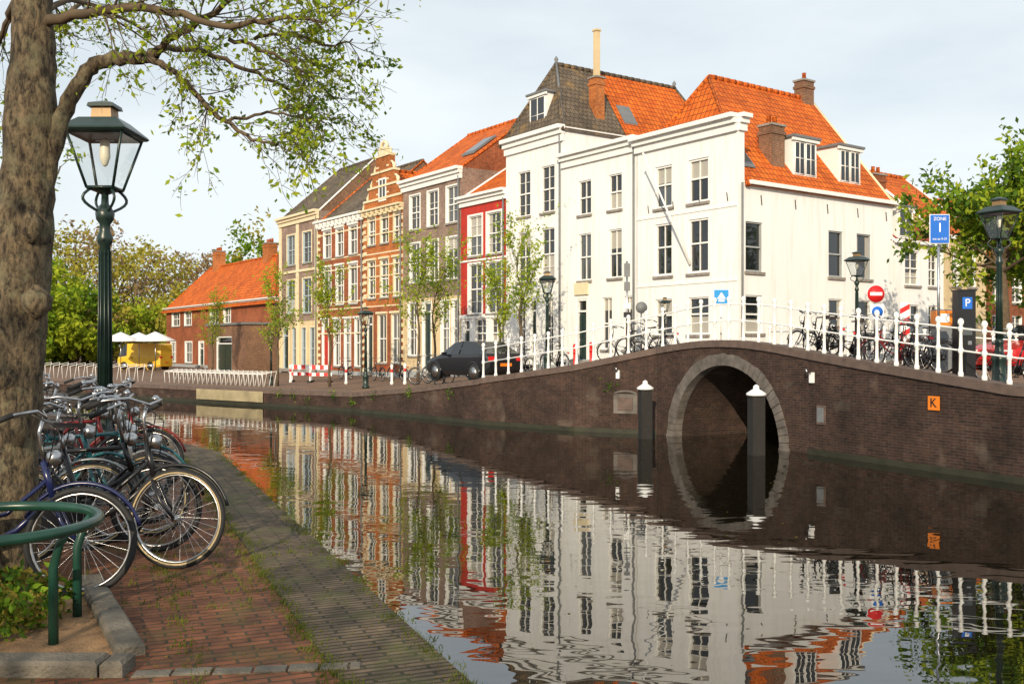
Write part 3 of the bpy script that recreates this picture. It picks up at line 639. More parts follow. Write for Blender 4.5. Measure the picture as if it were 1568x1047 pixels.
# ---------------------------------------------------------------- near quay
def edgeX(d):
    if d<=15: return -.26-.41*(d-4.9)
    if d<=20: return -4.4-(d-15)*.7
    return -7.9-(d-20)*1.15
ed=[(-60),(-20),(-8),0,3,5,8,12,15,17,20,26,34,44,60,120]
EX=edgeX
g=G('near_quay',world=True)
vs=[];fs=[]
for d in ed:
    x=EX(d); vs+=[V((x,d,0)),V((x-3,d,0)),V((x-60,d,0)),V((x-400,d,0))]
k=len(ed)
for i in range(k-1):
    for j in range(3): a=i*4+j; fs.append((a,a+4,a+5,a+1))
g.mesh('paving','paving',vs,fs)
for i in range(k-1):
    a=V((EX(ed[i]),ed[i],0));b=V((EX(ed[i+1]),ed[i+1],0)); g.face('retaining_wall','brick_dark',[a,b,b-V((0,0,2)),a-V((0,0,2))])
g.mesh('edge_strip','edge_paving',[V((EX(d)-o_,d,.004)) for d in ed[:10] for o_ in(0,.62)],[(2*i,2*i+1,2*i+3,2*i+2) for i in range(9)])
g.build()
def setts(name,a,b,w,h,L,m='kerb_stone',gap=.012,z=0):
    g=G(name,(a[0],a[1],0),world=True); a=V((*a,z));b=V((*b,z)); d=(b-a); T=d.length; d.normalize(); nn=V((d.y,-d.x,0)); x=0
    while x<T:
        l=min(L*U(.85,1.15),T-x)
        if l>.02:
            q=a+d*x+nn*U(-.006,.006)-V((0,0,.05)); hh=h+.05+U(-.004,.004); c=min(.018,h*.3)
            dl=d*(l-gap); vs=[q,q+dl,q+dl+nn*w,q+nn*w]; z1=V((0,0,hh-c)); z2=V((0,0,hh))
            t1=[v+z1 for v in vs]; t2=[v+z2+(-d*c if i in(1,2) else d*c)+(-nn*c if i in(2,3) else nn*c) for i,v in enumerate(vs)]
            g.mesh('stones',m,vs+t1+t2,[(0,1,5,4),(1,2,6,5),(2,3,7,6),(3,0,4,7),(4,5,9,8),(5,6,10,9),(6,7,11,10),(7,4,8,11),(8,9,10,11)])
        x+=l
    g.build()
setts('tree_pit_kerb',(-2.78,6.75),(-1.9,5.16),.15,.07,.9)
setts('tree_pit_kerb',(-4.0,4.98),(-1.87,4.98),.17,.08,1.0)
setts('stone_sett_row',(-1.85,4.9),(-.75,5.02),.09,.012,.17)
g=G('tree_pit_soil',world=True); g.face('soil','soil',[(-6,5.0,.012),(-1.9,5.0,.012),(-2.8,6.7,.012),(-6,6.9,.012)]); g.build()
g=G('tree_guard',(-2.95,5.5,0)); 
g.ring('hoop','guard_green',(0,0,.62),(0,0,1),.62,.03,40,10)
for a in(-.35,.75,2.2,3.6,4.9):
    x,y=.62*math.cos(a),.62*math.sin(a); x2,y2=x*.86,y*.86
    g.tube('leg','guard_green',[(x2,y2,-.05),(x2,y2,.42),(x*.93,y*.93,.55),(x,y,.61)],[.028,.026,.024,.022],8)
g.build()
# ---------------------------------------------------------------- foliage helpers
def rv(): 
    while 1:
        v=V((U(-1,1),U(-1,1),U(-1,1)))
        if .05<v.length<1: return v.normalized()
def leafmesh(name,pts,size,mats,parent,jit=.5):
    vs=[];fs=[];mi=[]
    for q in pts:
        p,k=(q if isinstance(q,tuple) else (q,0)); a=rv();b=a.cross(rv()).normalized(); s=size*U(1-jit,1+jit); n=len(vs)
        vs+= [tuple(p-a*s),tuple(p+b*s*.5),tuple(p+a*s),tuple(p-b*s*.5)]; fs.append((n,n+1,n+2,n+3)); mi.append(k%len(mats))
    me=bpy.data.meshes.new(name); me.from_pydata(vs,[],fs)
    for mm in mats: me.materials.append(M[mm])
    me.polygons.foreach_set('material_index',mi); me.update()
    o=bpy.data.objects.new(name,me); sc.collection.objects.link(o); o.parent=parent; return o
def grow(g,leaves,p,d,L,r,depth,kids=3,up=.05,spread=.8,nl=6,ls=.06,nseg=4,m='bark_thin',wob=.2):
    pts=[p];rs=[r]; ds=[]
    for i in range(nseg):
        d=(d+rv()*wob+V((0,0,up))).normalized(); p=p+d*(L/nseg); pts.append(p); rs.append(r*(1-.55*(i+1)/nseg)); ds.append(d)
    g.tube('limbs',m,pts,rs,5 if r>.02 else 3,cap=False)
    if depth<=1:
        kk=int(R()*3)
        for i in range(nl): 
            q=random.choice(pts[1:]); leaves.append((q+rv()*ls*U(.3,1.5),kk))
    if depth>0:
        for k in range(kids):
            i=random.randint(1,nseg); nd=(ds[i-1]+rv()*spread).normalized()
            grow(g,leaves,pts[i],nd,L*U(.5,.8),max(rs[i]*.6,.0022),depth-1,kids,up,spread,nl,ls,nseg,m,wob)
# near tree
g=G('unseen_shade_tree',(-3.35,6.6,0),world=True); lv=[]
ct=[P(5,905,6.6),P(12,850,6.6),P(20,700,6.6),P(28,520,6.6),P(36,400,6.6),P(42,300,6.6),P(47,200,6.6),P(50,100,6.6),P(50,0,6.6),P(60,-130,6.6),P(80,-300,6.6),P(100,-500,6.6)]
cr=[.25,.18,.165,.165,.175,.17,.165,.14,.12,.1,.08,.05]
tr=[];rr_=[]
for i in range(len(ct)-1):
    for k in range(6):
        t=k/6; tr.append(ct[i].lerp(ct[i+1],t)+V((U(-1,1),U(-1,1),0))*.006); rr_.append((cr[i]*(1-t)+cr[i+1]*t)*U(.965,1.04))
g.tube('trunk','bark',tr,rr_,30,noise=.03)
for (px,py,rr) in((56,445,.09),(30,640,.05),(10,560,.07),(48,330,.06)): 
    g.lathe('burls','bark',P(px,py,6.47)-V((0,0,.08)),[(.02,-.1),(rr,-.04),(rr*1.1,.04),(.02,.12)],12)
def limb(l,r0,r1,kid=10,tl=.4,dep=2,nl=4):
    pts=[P(*a) for a in l]
    q=[]
    for i in range(len(pts)-1):
        a=pts[max(i-1,0)];b=pts[i];c=pts[i+1];e=pts[min(i+2,len(pts)-1)]
        for k in range(5):
            t=k/5; q.append(.5*((2*b)+(c-a)*t+(2*a-5*b+4*c-e)*t*t+(3*b-a-3*c+e)*t**3)+(rv()*.014 if k else V((0,0,0))))
    q.append(pts[-1]); rs=[r0+(r1-r0)*i/(len(q)-1) for i in range(len(q))]
    g.tube('limbs','bark' if r0>.04 else 'bark_thin',q,rs,12 if r0>.04 else 6,cap=False)
    for i in range(kid):
        j=int(len(q)*(.2+.8*R())); j=min(j,len(q)-1); d=(q[j]-q[max(j-1,0)]).normalized()
        grow(g,lv,q[j],(d+rv()*.9).normalized(),U(.5,1.2)*tl*1.3,max(rs[j]*.3,.004),dep,3,-.02,.75,nl,.045,4)
limb([(66,300,6.6),(90,200,6.6),(120,130,6.6),(155,95,6.6),(205,90,6.55),(240,82,6.5)],.06,.038,kid=0)
limb([(240,82,6.5),(270,55,6.4),(320,25,6.3),(390,-20,6.2),(450,-50,6.2)],.03,.01,kid=16,tl=.35)
limb([(222,92,6.5),(262,108,6.4),(300,145,6.3),(345,185,6.2),(385,215,6.1),(425,222,6)],.026,.007,kid=17,tl=.26)
limb([(250,75,6.5),(310,78,6.8),(370,105,7),(430,130,7.1),(470,175,7.2)],.022,.007,kid=17,tl=.32)
limb([(55,40,6.6),(130,22,6.4),(240,15,6.1),(340,40,5.9),(420,30,5.8),(500,35,5.8)],.038,.008,kid=22,tl=.34)
limb([(350,60,6.5),(410,80,6.6),(465,110,6.7),(515,150,6.8)],.015,.005,kid=16,tl=.28)
limb([(350,185,6.3),(400,175,6.4),(455,178,6.4),(500,190,6.4)],.012,.005,kid=10,tl=.25)
limb([(390,60,6.3),(440,50,6.2),(500,70,6.1),(540,60,6.1)],.012,.005,kid=12,tl=.25)
limb([(60,-80,6.6),(160,-60,6.2),(280,-50,5.8),(380,-50,5.6),(470,-40,5.5)],.05,.01,kid=20,tl=.35)
limb([(50,30,6.7),(110,0,7.3),(170,20,7.8),(240,60,8.2)],.025,.007,kid=10,tl=.35)
limb([(50,80,6.7),(90,40,7.5),(130,0,8),(190,-30,8.5)],.03,.007,kid=12,tl=.4)
limb([(50,330,6.75),(75,290,7.2),(92,255,7.6)],.012,.005,kid=5,tl=.16)
limb([(55,-50,6.7),(20,10,7.2),(0,60,7.6),(-40,140,8)],.04,.01,kid=12,tl=.4)
root=g.build()
lo=leafmesh('foliage',lv,.019,['leaf_spring','leaf_spring','leaf_green'],None); lo.data.transform(Matrix.Translation(-root.location)); lo.parent=root
print('near leaves',len(lv))
def sapling(x,y,h,w=.8,dens=1.3,name='young_street_tree'):
    z=SZ(x,y); g=G(name,(x,y,z)); lv=[]
    pts=[V((U(-.03,.03)*i,U(-.03,.03)*i,h*.14*i)) for i in range(7)]
    g.tube('trunk','bark_thin',pts,[.07,.06,.055,.045,.035,.025,.015],8)
    for i in range(int(16*dens)):
        k=U(2,6); j=int(k); a=U(0,6.28); p=pts[j].lerp(pts[min(j+1,6)],k-j)
        grow(g,lv,p,V((math.cos(a)*w,math.sin(a)*w,1.5)).normalized(),h*U(.16,.28),.012,2,3,.08,.5,8,.14,3)
    root=g.build(); leafmesh('foliage',lv,.06,['leaf_spring','leaf_green','leaf_spring'],root)
for px,d,h in((425,46,4.7),(325,66,4.6),(505,44.5,4.9),(640,41,5.4),(665,43.5,5.0),(797,38.5,5.6),(765,41.5,4.3)): 
    q=P(px,0,d); sapling(q.x,q.y,h)
def bigtree(name,x,y,h,th,ls,mats,seedn=26,nl=14,lw=.5,tr=.16,dep=3,z=None):
    z=SZ(x,y) if z is None else z
    g=G(name,(x,y,z)); lv=[]
    pts=[V((math.sin(i)*.06,math.cos(i*2)*.06,th*i/4)) for i in range(5)]
    g.tube('trunk','bark_thin',pts,[tr*1.3,tr,tr*.9,tr*.85,tr*.8],12)
    for i in range(seedn):
        a=6.28*i/seedn+U(-.3,.3); e=U(.1,1.4); p=pts[3].lerp(pts[4],R())
        grow(g,lv,p,V((math.cos(a)*math.cos(e),math.sin(a)*math.cos(e),math.sin(e))),(h-th)*U(.3,.5),tr*.35,dep,3,.03,.75,nl,lw)
    root=g.build(); leafmesh('foliage',lv,ls,mats,root)
q=P(1534,0,30); bigtree('leafy_street_tree',q.x,q.y,7.9,3.9,.1,['leaf_green','leaf_deep','leaf_spring'],seedn=20,nl=12,lw=.28)
q=P(1660,0,34); bigtree('leafy_street_tree',q.x,q.y,7.0,2.8,.12,['leaf_green','leaf_deep','leaf_green'],seedn=16,nl=10,lw=.4)
bigtree('unseen_shade_tree',-2.6,-8,9,3.4,.085,['leaf_green','leaf_spring'],seedn=14,nl=4,lw=.35,z=0)  # unseen trees behind the camera, added to throw dappled shade on the near quay
bigtree('unseen_shade_tree',-7.2,-5,9,3.4,.085,['leaf_green','leaf_spring'],seedn=14,nl=4,lw=.35,z=0)
def crown(cx,cy,cz,rx,rz,n,k,lv,sub=38):
    for s in range(sub):
        v=rv(); rr=U(.55,1.0); c=V((cx+v.x*rx*rr,cy+v.y*rx*rr,cz+v.z*rz*rr)); kk=k if R()<.7 else k+1; sr=U(.16,.3)*rx
        for i in range(n//sub): lv.append((c+rv()*sr*(R()**.5)*1.0,kk))
lv=[];g=G('background_trees')
for px,top,d,rx,k in((20,360,120,7,0),(70,345,125,8,2),(115,330,118,8,2),(165,345,122,7,2),(205,360,115,7,2),(250,372,135,8,3),(300,375,130,7,3),(335,395,125,6,3),(85,385,98,5,0),(130,415,100,5,1),(60,430,92,4.5,0),(110,470,95,4.5,0),(160,470,100,5,2),(205,450,105,5,0),(235,470,105,5,2),(20,420,90,5,0),(415,335,100,6.5,1),(385,362,98,4.5,1),(440,355,105,5,0),(-60,380,110,9,1),(-160,360,120,10,2),(-100,440,90,6,0),(270,440,112,6,2),(-260,380,110,10,1)):
    q=P(px,top,d); rz=(q.z+.3)*.5 if d<110 else (q.z+.3)*.46
    crown(q.x,q.y,q.z-rz,rx,rz,2400,k,lv,60)
    g.tube('trunks','bark_thin',[(q.x,q.y,-.4),(q.x+.3,q.y,q.z*.4),(q.x,q.y,q.z*.8)],[.35,.25,.1],6)
    for i in range(5):
        a=rv(); g.tube('trunks','bark_thin',[(q.x+.2,q.y,q.z*.35),(q.x+a.x*rx*.6,q.y+a.y*rx*.6,q.z*.7)],[.15,.05],4)
root=g.build(); leafmesh('foliage',lv,.26,['leaf_spring','leaf_green','leaf_olive','twig_mass','leaf_olive'],root)
# shrub, wall plants
lv=[]
for i in range(60):
    c=V((U(-3.4,-2.6),U(5.2,6.0),U(.02,.26)))
    for j in range(45): lv.append((c+rv()*U(0,.1),int(R()*3)))
g=G('low_shrub'); g.tube('stems','bark_thin',[(-3,5.5,0),(-2.9,5.55,.2)],.01,4); root=g.build(); leafmesh('foliage',lv,.025,['leaf_bush','leaf_deep','leaf_green'],root)
lv=[]
for px,y in((450,606),(472,612),(430,603),(540,615),(575,606),(628,600),(690,602),(512,603),(935,590)):
    p,d,nn=wallpt(px); z=zpx(y,p.y)
    for j in range(int(U(25,80))): lv.append((V((p.x,p.y,z))+nn*U(.02,.1)+d*random.gauss(0,.14)+V((0,0,random.gauss(0,.1))),int(R()*2)))
g=G('wall_plants'); g.tube('stems','bark_thin',[tuple(lv[0][0]),tuple(lv[0][0]+V((0,0,.1)))],.008,4); root=g.build(); leafmesh('foliage',lv,.035,['leaf_green','leaf_deep'],root)
# moss tufts and fallen blossom
vs=[];fs=[]
def blade(p,h):
    a=rv(); a.z=0; a=a.normalized()*.004; t=p+V((U(-.6,.6)*h,U(-.6,.6)*h,h)); n=len(vs); vs.extend([tuple(p-a),tuple(p+a),tuple(t)]); fs.append((n,n+1,n+2))
for i in range(900):
    d=4.6+10*R()**1.3; off=random.choice([0.02,.02,.6,.63,.63,1.3])+U(-.05,.06)
    c=V((edgeX(d)-off,d,0))
    for j in range(int(U(3,14))): blade(c+V((U(-.05,.05),U(-.06,.06),0)),U(.008,.036))
for i in range(90):
    c=V((U(-3.2,-1.5),U(6.0,8.2),0))
    for j in range(10): blade(c+V((U(-.05,.05),U(-.05,.05),0)),U(.01,.05))
me=bpy.data.meshes.new('grass'); me.from_pydata(vs,[],fs); me.materials.append(M['moss_green']); o=bpy.data.objects.new('grass',me); sc.collection.objects.link(o)
vs=[];fs=[]
for i in range(3000):
    d=4.4+9*R()**1.5; x=edgeX(d)-.05-3*R()**1.3; s=U(.003,.009); a=U(0,3); n=len(vs); z=.007
    vs+=[(x+s*math.cos(a+k*1.57),d+s*math.sin(a+k*1.57),z+U(0,.004)) for k in range(4)]; fs.append((n,n+1,n+2,n+3))
for i in range(90):
    d=U(8,28); x=U(-2,6.5)*d/20; s=U(.008,.025); a=U(0,3); n=len(vs); z=WL+.004
    vs+=[(x+s*math.cos(a+k*1.57),d+s*math.sin(a+k*1.57),z) for k in range(4)]; fs.append((n,n+1,n+2,n+3))
me=bpy.data.meshes.new('fallen_blossom'); me.from_pydata(vs,[],fs); me.materials.append(M['leaf_bush']); o=bpy.data.objects.new('fallen_blossom',me); sc.collection.objects.link(o)
# ---------------------------------------------------------------- lamps
L0=G('street_lamp',(-4.17,10.2,0),scl=.955); g=L0
g.lathe('base','green_black',(0,0,0),[(.2,0),(.2,.12),(.15,.16),(.15,.55),(.17,.6),(.17,.66),(.1,.75),(.085,.95),(.1,.98),(.1,1.02),(.075,1.08)],12)
g.lathe('column','green_black',(0,0,1.0),[(.075,0),(.055,1.75),(.075,1.78),(.085,1.84),(.06,1.9),(.055,1.98),(.09,2.03),(.1,2.1),(.07,2.16),(.04,2.2),(.035,2.34)],12)
for k in range(10):
    a=k*.628; g.tube('flutes','green_black',[(.075*math.cos(a),.075*math.sin(a),1.08),(.058*math.cos(a),.058*math.sin(a),2.7)],.009,4)
for a in(0,1.57,3.14,4.71):
    c,s_=math.cos(a+.785),math.sin(a+.785); q=[]
    for k in range(9): t=k/8; rr=.04+.16*math.sin(t*math.pi)*.9+.1*t; q.append((rr*c,rr*s_,3.1+.26*t))
    g.tube('scrolls','green_black',q,.016,6)
hb,ht,zb,ztp=.14,.29,3.36,3.93
cn=[(1,1),(-1,1),(-1,-1),(1,-1)]
for i in range(4):
    a=cn[i];b=cn[(i+1)%4]
    g.tube('lantern_frame','green_black',[(a[0]*hb,a[1]*hb,zb),(a[0]*ht,a[1]*ht,ztp)],.016,4)
    g.tube('lantern_frame','green_black',[(a[0]*hb,a[1]*hb,zb),(b[0]*hb,b[1]*hb,zb)],.018,4)
    g.tube('lantern_frame','green_black',[(a[0]*ht,a[1]*ht,ztp),(b[0]*ht,b[1]*ht,ztp)],.024,4)
    g.face('lantern_glass','lantern_glass',[(a[0]*hb,a[1]*hb,zb),(b[0]*hb,b[1]*hb,zb),(b[0]*ht,b[1]*ht,ztp),(a[0]*ht,a[1]*ht,ztp)])
s2=math.sqrt(2)
g.lathe('lantern_roof','green_black',(0,0,0),[(.33*s2,3.93),(.35*s2,3.95),(.34*s2,3.97),(.2*s2,4.09),(.13*s2,4.1)],4,True)
g.lathe('lantern_cap','brass_cap',(0,0,0),[(.11*s2,4.1),(.1*s2,4.22)],4,True); g.lathe('lantern_cap','green_black',(0,0,0),[(.14*s2,4.22),(.13*s2,4.26),(.04,4.3)],4,True)
g.lathe('lantern_foot','green_black',(0,0,0),[(.04,3.3),(.13,3.34),(.15,3.37)],10)
g.lathe('bulb','bulb',(0,0,0),[(.02,3.9),(.05,3.86),(.055,3.7),(.03,3.62),(.01,3.6)],12); g.tube('bulb_holder','steel',[(-.1,0,3.88),(.1,0,3.88)],.012,6)
L0.build()
for px,d,tp in((415,47,505),(560,42.5,470),(838,34.5,415),(1018,33,455),(1312,27.5,385),(1530,19.3,302)):
    q=P(px,tp,d); z=SZ(q.x,q.y); L0.inst((q.x,q.y,z),U(0,.6),(q.z-z)/4.3)
# ---------------------------------------------------------------- bikes
def bike(name,loc,rz,tilt,fm='black_paint',spk=28,ladies=True,lo=False,scl=1.0,crate=False,tan=False,steer=0):
    g=G(name,loc,rz,scl,tilt=tilt); n=8 if not lo else 5; r=.34
    for x in(0,1.1):
        g.ring('tyres','rubber',(x,0,r),(0,1,0),r-.02,.02,40 if not lo else 20,8 if not lo else 4)
        if tan:
            for y in(-.014,.014): g.ring('tyre_walls','tyre_wall',(x,y,r),(0,1,0),r-.03,.008,40,4)
        g.ring('rims','steel',(x,0,r),(0,1,0),r-.045,.011,36 if not lo else 18,6 if not lo else 4)
        g.tube('hubs','steel',[(x,-.05,r),(x,.05,r)],.022,8)
        for k in range(spk):
            a=2*math.pi*k/spk; s_=(.03 if k%2 else -.03); g.tube('spokes','steel',[(x+.02*math.cos(a+.8),s_,r+.02*math.sin(a+.8)),(x+(r-.045)*math.cos(a),0,r+(r-.045)*math.sin(a))],.0017 if not lo else .003,3,cap=False)
        g.ring('mudguards',fm,(x,0,r),(0,1,0),r+.022,.013,18,5,*((-2.7,-.25) if x else (-3.0,.1)))
    st=[(.46,0,.29),(.36,0,.58),(.28,0,.8)]
    g.tube('frame',fm,st,.017,n); g.tube('frame',fm,[(0,.04,r),(.46,.03,.29)],.011,n); g.tube('frame',fm,[(0,-.04,r),(.46,-.03,.29)],.011,n)
    g.tube('frame',fm,[(0,.05,r),(.29,.02,.76)],.009,n); g.tube('frame',fm,[(0,-.05,r),(.29,-.02,.76)],.009,n)
    hb_,ht_=V((.93,0,.62)),V((.87,0,.84))
    if ladies: g.tube('frame',fm,[hb_,(.72,0,.42),(.46,0,.29)],.018,n); g.tube('frame',fm,[hb_.lerp(ht_,.5),(.66,0,.52),(.4,0,.47)],.014,n)
    else: g.tube('frame',fm,[hb_,(.46,0,.29)],.018,n); g.tube('frame',fm,[ht_-V((0,0,.04)),(.29,0,.76)],.016,n)
    g.tube('frame',fm,[hb_,ht_],.022,n)
    for y in(-.05,.05): g.tube('fork',fm,[(.935,y*.8,.6),(1.0,y,.46),(1.1,y,r)],.012,n)
    cs,sn=math.cos(steer),math.sin(steer)
    def S(p): x,y=p[0]-.87,p[1]; return (.87+x*cs-y*sn,x*sn+y*cs,p[2])
    g.tube('handlebar','steel',[ht_,(.84,0,1.02),(.86,0,1.1)],.013,n)
    g.tube('handlebar','steel',[S(p) for p in((.62,-.29,1.08),(.74,-.28,1.13),(.84,-.16,1.15),(.88,0,1.11),(.84,.16,1.15),(.74,.28,1.13),(.62,.29,1.08))],.011,n)
    for y in(-.29,.29): g.tube('grips','rubber',[S((.61,y,1.078)),S((.73,y*.98,1.127))],.018,n)
    g.tube('brakes','black_paint',[(.86,0,1.1),(.95,.08,1.0),(.95,.03,.75)],.004,4); g.tube('brakes','black_paint',[S((.8,-.2,1.14)),(.98,-.12,1.05),(.9,-.02,.8)],.004,4); g.lathe('bell','steel',S((.76,.2,1.15)),[(.03,0),(.03,.015),(.012,.035)],8)
    g.tube('seat_post','steel',[(.28,0,.8),(.255,0,.93)],.013,n)
    g.mesh('saddle','leather',[V(a) for a in((.1,-.1,.96),(.1,.1,.96),(.22,.09,.95),(.42,.02,.95),(.42,-.02,.95),(.22,-.09,.95),(.1,-.08,1.01),(.1,.08,1.01),(.22,.07,.985),(.43,.012,.98),(.43,-.012,.98),(.22,-.07,.985))],[(5,4,3,2,1,0),(6,7,8,11),(8,9,10,11),(0,1,7,6),(1,2,8,7),(2,3,9,8),(3,4,10,9),(4,5,11,10),(5,0,6,11)])
    for y in(-.06,.06): g.tube('rack','black_paint',[(.24,y,.74),(-.28,y,.74),(-.28,y,.72)],.007,5); g.tube('rack','black_paint',[(-.16,y,.74),(0,y,r)],.006,5)
    g.tube('rack','black_paint',[(-.28,-.06,.74),(-.28,.06,.74)],.007,5); g.tube('rack','black_paint',[(0,-.06,.74),(0,.06,.74)],.007,5)
    g.ring('chainring','steel',(.46,-.05,.29),(0,1,0),.085,.006,20,4)
    g.mesh('chain_case',fm,[V(a) for a in((-.05,-.055,.29),(.46,-.055,.18),(.57,-.055,.29),(.46,-.055,.4),(-.05,-.055,.39),(-.05,-.075,.29),(.46,-.075,.18),(.57,-.075,.29),(.46,-.075,.4),(-.05,-.075,.39))],[(0,1,2,3,4),(9,8,7,6,5),(0,5,6,1),(1,6,7,2),(2,7,8,3),(3,8,9,4),(4,9,5,0)])
    g.tube('cranks','steel',[(.46,-.09,.29),(.55,-.1,.15)],.011,5); g.tube('cranks','steel',[(.46,.07,.29),(.37,.08,.43)],.011,5)
    g.box('pedals','rubber',(.55,-.15,.15),(.09,.1,.025)); g.box('pedals','rubber',(.37,.13,.43),(.09,.1,.025))
    g.lathe('headlamp','steel',(.93,0,.86),[(.02,-.05),(.045,-.02),(.045,.03),(.02,.05)],10); g.box('rear_light','red_sign',(-.3,0,.7),(.02,.07,.05))
    if crate:
        for zz in(.78,.88,.98):
            g.tube('front_crate','crate',[(.95,-.2,zz+.05),(1.3,-.2,zz+.05),(1.3,.2,zz+.05),(.95,.2,zz+.05),(.95,-.2,zz+.05)],.018,4)
        g.box('front_crate','crate',(1.125,0,.8),(.35,.4,.02))
    g.build()
def put(px,d,deg,fm,ladies=True,scl=1.03,tan=False,tilt=0,steer=0,crate=False):
    rz=math.radians(deg); h=P(px,0,d); x=h.x-1.1*scl*math.cos(rz); y=d-1.1*scl*math.sin(rz)
    bike('bicycle',(x,y,.0),rz,math.radians(tilt),fm,30,ladies,False,scl,crate,tan,steer)
put(122,6.35,8,'bike_blue',True,tilt=-4,steer=.2)
put(268,7.15,-4,'black_paint',True,1.06,True,tilt=-5,steer=-.3)
put(240,7.75,6,'black_paint',False,tilt=4,steer=.4)
put(232,8.4,-10,'bike_grey',True,1.03,True)
put(226,9.0,10,'bike_teal',False,tilt=3,steer=.5)
put(205,9.5,-3,'black_paint',True,1.05,tilt=-3)
put(232,10.9,5,'bike_red',True)
put(215,11.7,-8,'black_paint',False,tilt=3,steer=-.5)
put(190,12.6,4,'bike_teal',True)
put(170,13.6,0,'black_paint',True)
put(120,11.2,12,'bike_grey',False,tilt=-4)
put(100,8.9,-12,'black_paint',True,tilt=4,steer=.3)
put(140,7.9,14,'bike_grey',False,1.0,True,tilt=-3,steer=-.2)
put(60,10.2,0,'black_paint',True)
put(175,8.15,-16,'bike_teal',True,1.05,False,tilt=5,steer=-.6)
put(185,9.85,8,'bike_red',False,1.08,False,tilt=-5,steer=.3)
put(110,12.2,0,'black_paint',True,1.08,False,tilt=4,steer=.2)
put(90,13.4,6,'bike_grey',True,1.05)
def bb(px,d,deg,fm,lad=True):
    q=P(px,0,d); z=SZ(q.x,q.y); rz=math.radians(deg); bike('bicycle',(q.x-.5*math.cos(rz),q.y-.5*math.sin(rz),z),rz,0,fm,10,lad,True)
for a in((1248,24.2,118,'black_paint'),(1262,23.9,105,'black_paint'),(1300,23.6,125,'black_paint'),(1320,22.9,60,'black_paint'),(1372,21.6,122,'bike_red'),(1386,21.3,108,'black_paint'),(1408,21.4,135,'black_paint'),(1552,20.5,120,'black_paint'),(985,30.8,150,'black_paint'),(1003,30.4,140,'bike_grey'),(955,31.3,150,'bike_grey'),(655,38.6,150,'bike_grey'),(672,38.2,140,'bike_grey'),(610,47,130,'black_paint'),(580,50,120,'black_paint'),(530,53,125,'black_paint'),(850,37,125,'black_paint'),(800,38.5,125,'black_paint')): bb(*a)
# ---------------------------------------------------------------- bike racks on far quay
def rack(n,px0,dpx,d0,dd,sx,h,rail=True):
    g=G('bike_rack'); pr=[]
    for i in range(n):
        px=px0+i*dpx; d=d0-i*dd; q=P(px,0,d); z=SZ(q.x,q.y)
        g.tube('hoops','white_paint',[(q.x,q.y,z),(q.x+.1,q.y+.1,z+h),(q.x-sx,q.y-.3,z+h*.8),(q.x-sx+.05,q.y-.3,z)],.022,5); pr.append((q.x-sx,q.y-.3,z+h*.8))
    if rail: g.tube('rail','white_paint',pr,.02,5)
    g.build()
rack(22,268,7.2,51,.26,.45,.7); rack(14,62,13,60,.6,.6,.9,False)
# ---------------------------------------------------------------- cars
def car(name,loc,rz,body,L=4.1,Wd=.86,van=False):
    g=G(name,loc,rz)
    if van: stn=[(0,.5,.9,.9),(.15,.3,1.0,1.0),(.7,.25,1.05,1.9),(1.0,.25,1.1,2.05),(2.2,.25,1.1,2.08),(3.9,.25,1.1,2.05),(4.1,.3,1.1,1.95)]; L=4.1
    else: stn=[(0,.42,.6,.6),(.12,.26,.7,.7),(.5,.22,.82,.82),(1.05,.2,.93,.94),(1.75,.2,.96,1.38),(2.3,.2,.97,1.45),(3.1,.2,.98,1.42),(3.65,.22,1.0,1.15),(3.98,.26,.98,1.0),(4.1,.4,.8,.8)]
    n=len(stn); vs=[];K=10
    for i,(x,zl,zb_,zt_) in enumerate(stn):
        e=.82 if i in(0,n-1) else (.95 if i in(1,n-2) else 1); w=Wd*e; cab=zt_-zb_>.03; wt=w*(.74 if cab and not van else .9)
        half=[(w*.92,zl),(w,zl+.15),(w,zb_-.12),(w*.97,zb_),(wt,zt_)]
        vs+=[V((L/2-x,y,z)) for y,z in half]+[V((L/2-x,-y,z)) for y,z in half[::-1]]
    for i in range(n-1):
        for j in range(K):
            a=i*K+j;b=i*K+(j+1)%K; f=(a,b,b+K,a+K); m=body
            c0=stn[i][3]-stn[i][2]>.1; c1=stn[i+1][3]-stn[i+1][2]>.1
            if j in(3,5) and (c0 or c1) and (not van or i<3): m='glass_dark'
            if j==4 and c0!=c1: m='glass_dark'
            g.mesh('body',m,[vs[k] for k in f],[(0,1,2,3)],True)
    g.mesh('body',body,vs[:K],[tuple(range(K))]); g.mesh('body',body,vs[-K:],[tuple(range(K))])
    for x in(.78,3.3):
        for y in(-1,1):
            g.tube('tyres','rubber',[(L/2-x,y*(Wd-.16),.32),(L/2-x,y*(Wd+.02),.32)],.32,20); g.tube('wheel_rims','steel',[(L/2-x,y*(Wd+.015),.32),(L/2-x,y*(Wd+.03),.32)],.2,14)
            g.ring('wheel_arches',body,(L/2-x,y*(Wd-.0),.32),(0,1,0),.37,.035,16,6)
    for y in(-.6,.6): g.box('tail_lights','red_sign',(-L/2+.03,y,.82 if not van else 1.0),(.08,.28,.16)); g.box('headlights','sign_white',(L/2-.1,y,.62),(.12,.3,.12)); g.box('mirrors',body,(L/2-1.5,y/.6*(Wd+.08),.98),(.1,.18,.12))
    g.box('number_plate','orange_sign',(-L/2-.005,0,.6),(.03,.5,.11)); 
    if not van: g.tube('pillars',body,[(L/2-2.35,Wd*.97,.97),(L/2-2.35,Wd*.74+.005,1.43)],.03,5);g.tube('pillars',body,[(L/2-2.35,-Wd*.97,.97),(L/2-2.35,-Wd*.74-.005,1.43)],.03,5)
    g.build()
x,y=-1.45,37.2; car('parked_car',(x,y,SZ(x,y)),math.radians(127),'car_black')
q=P(222,0,78); car('yellow_van',(q.x,q.y,-.25),math.radians(160),'van_yellow',van=True)
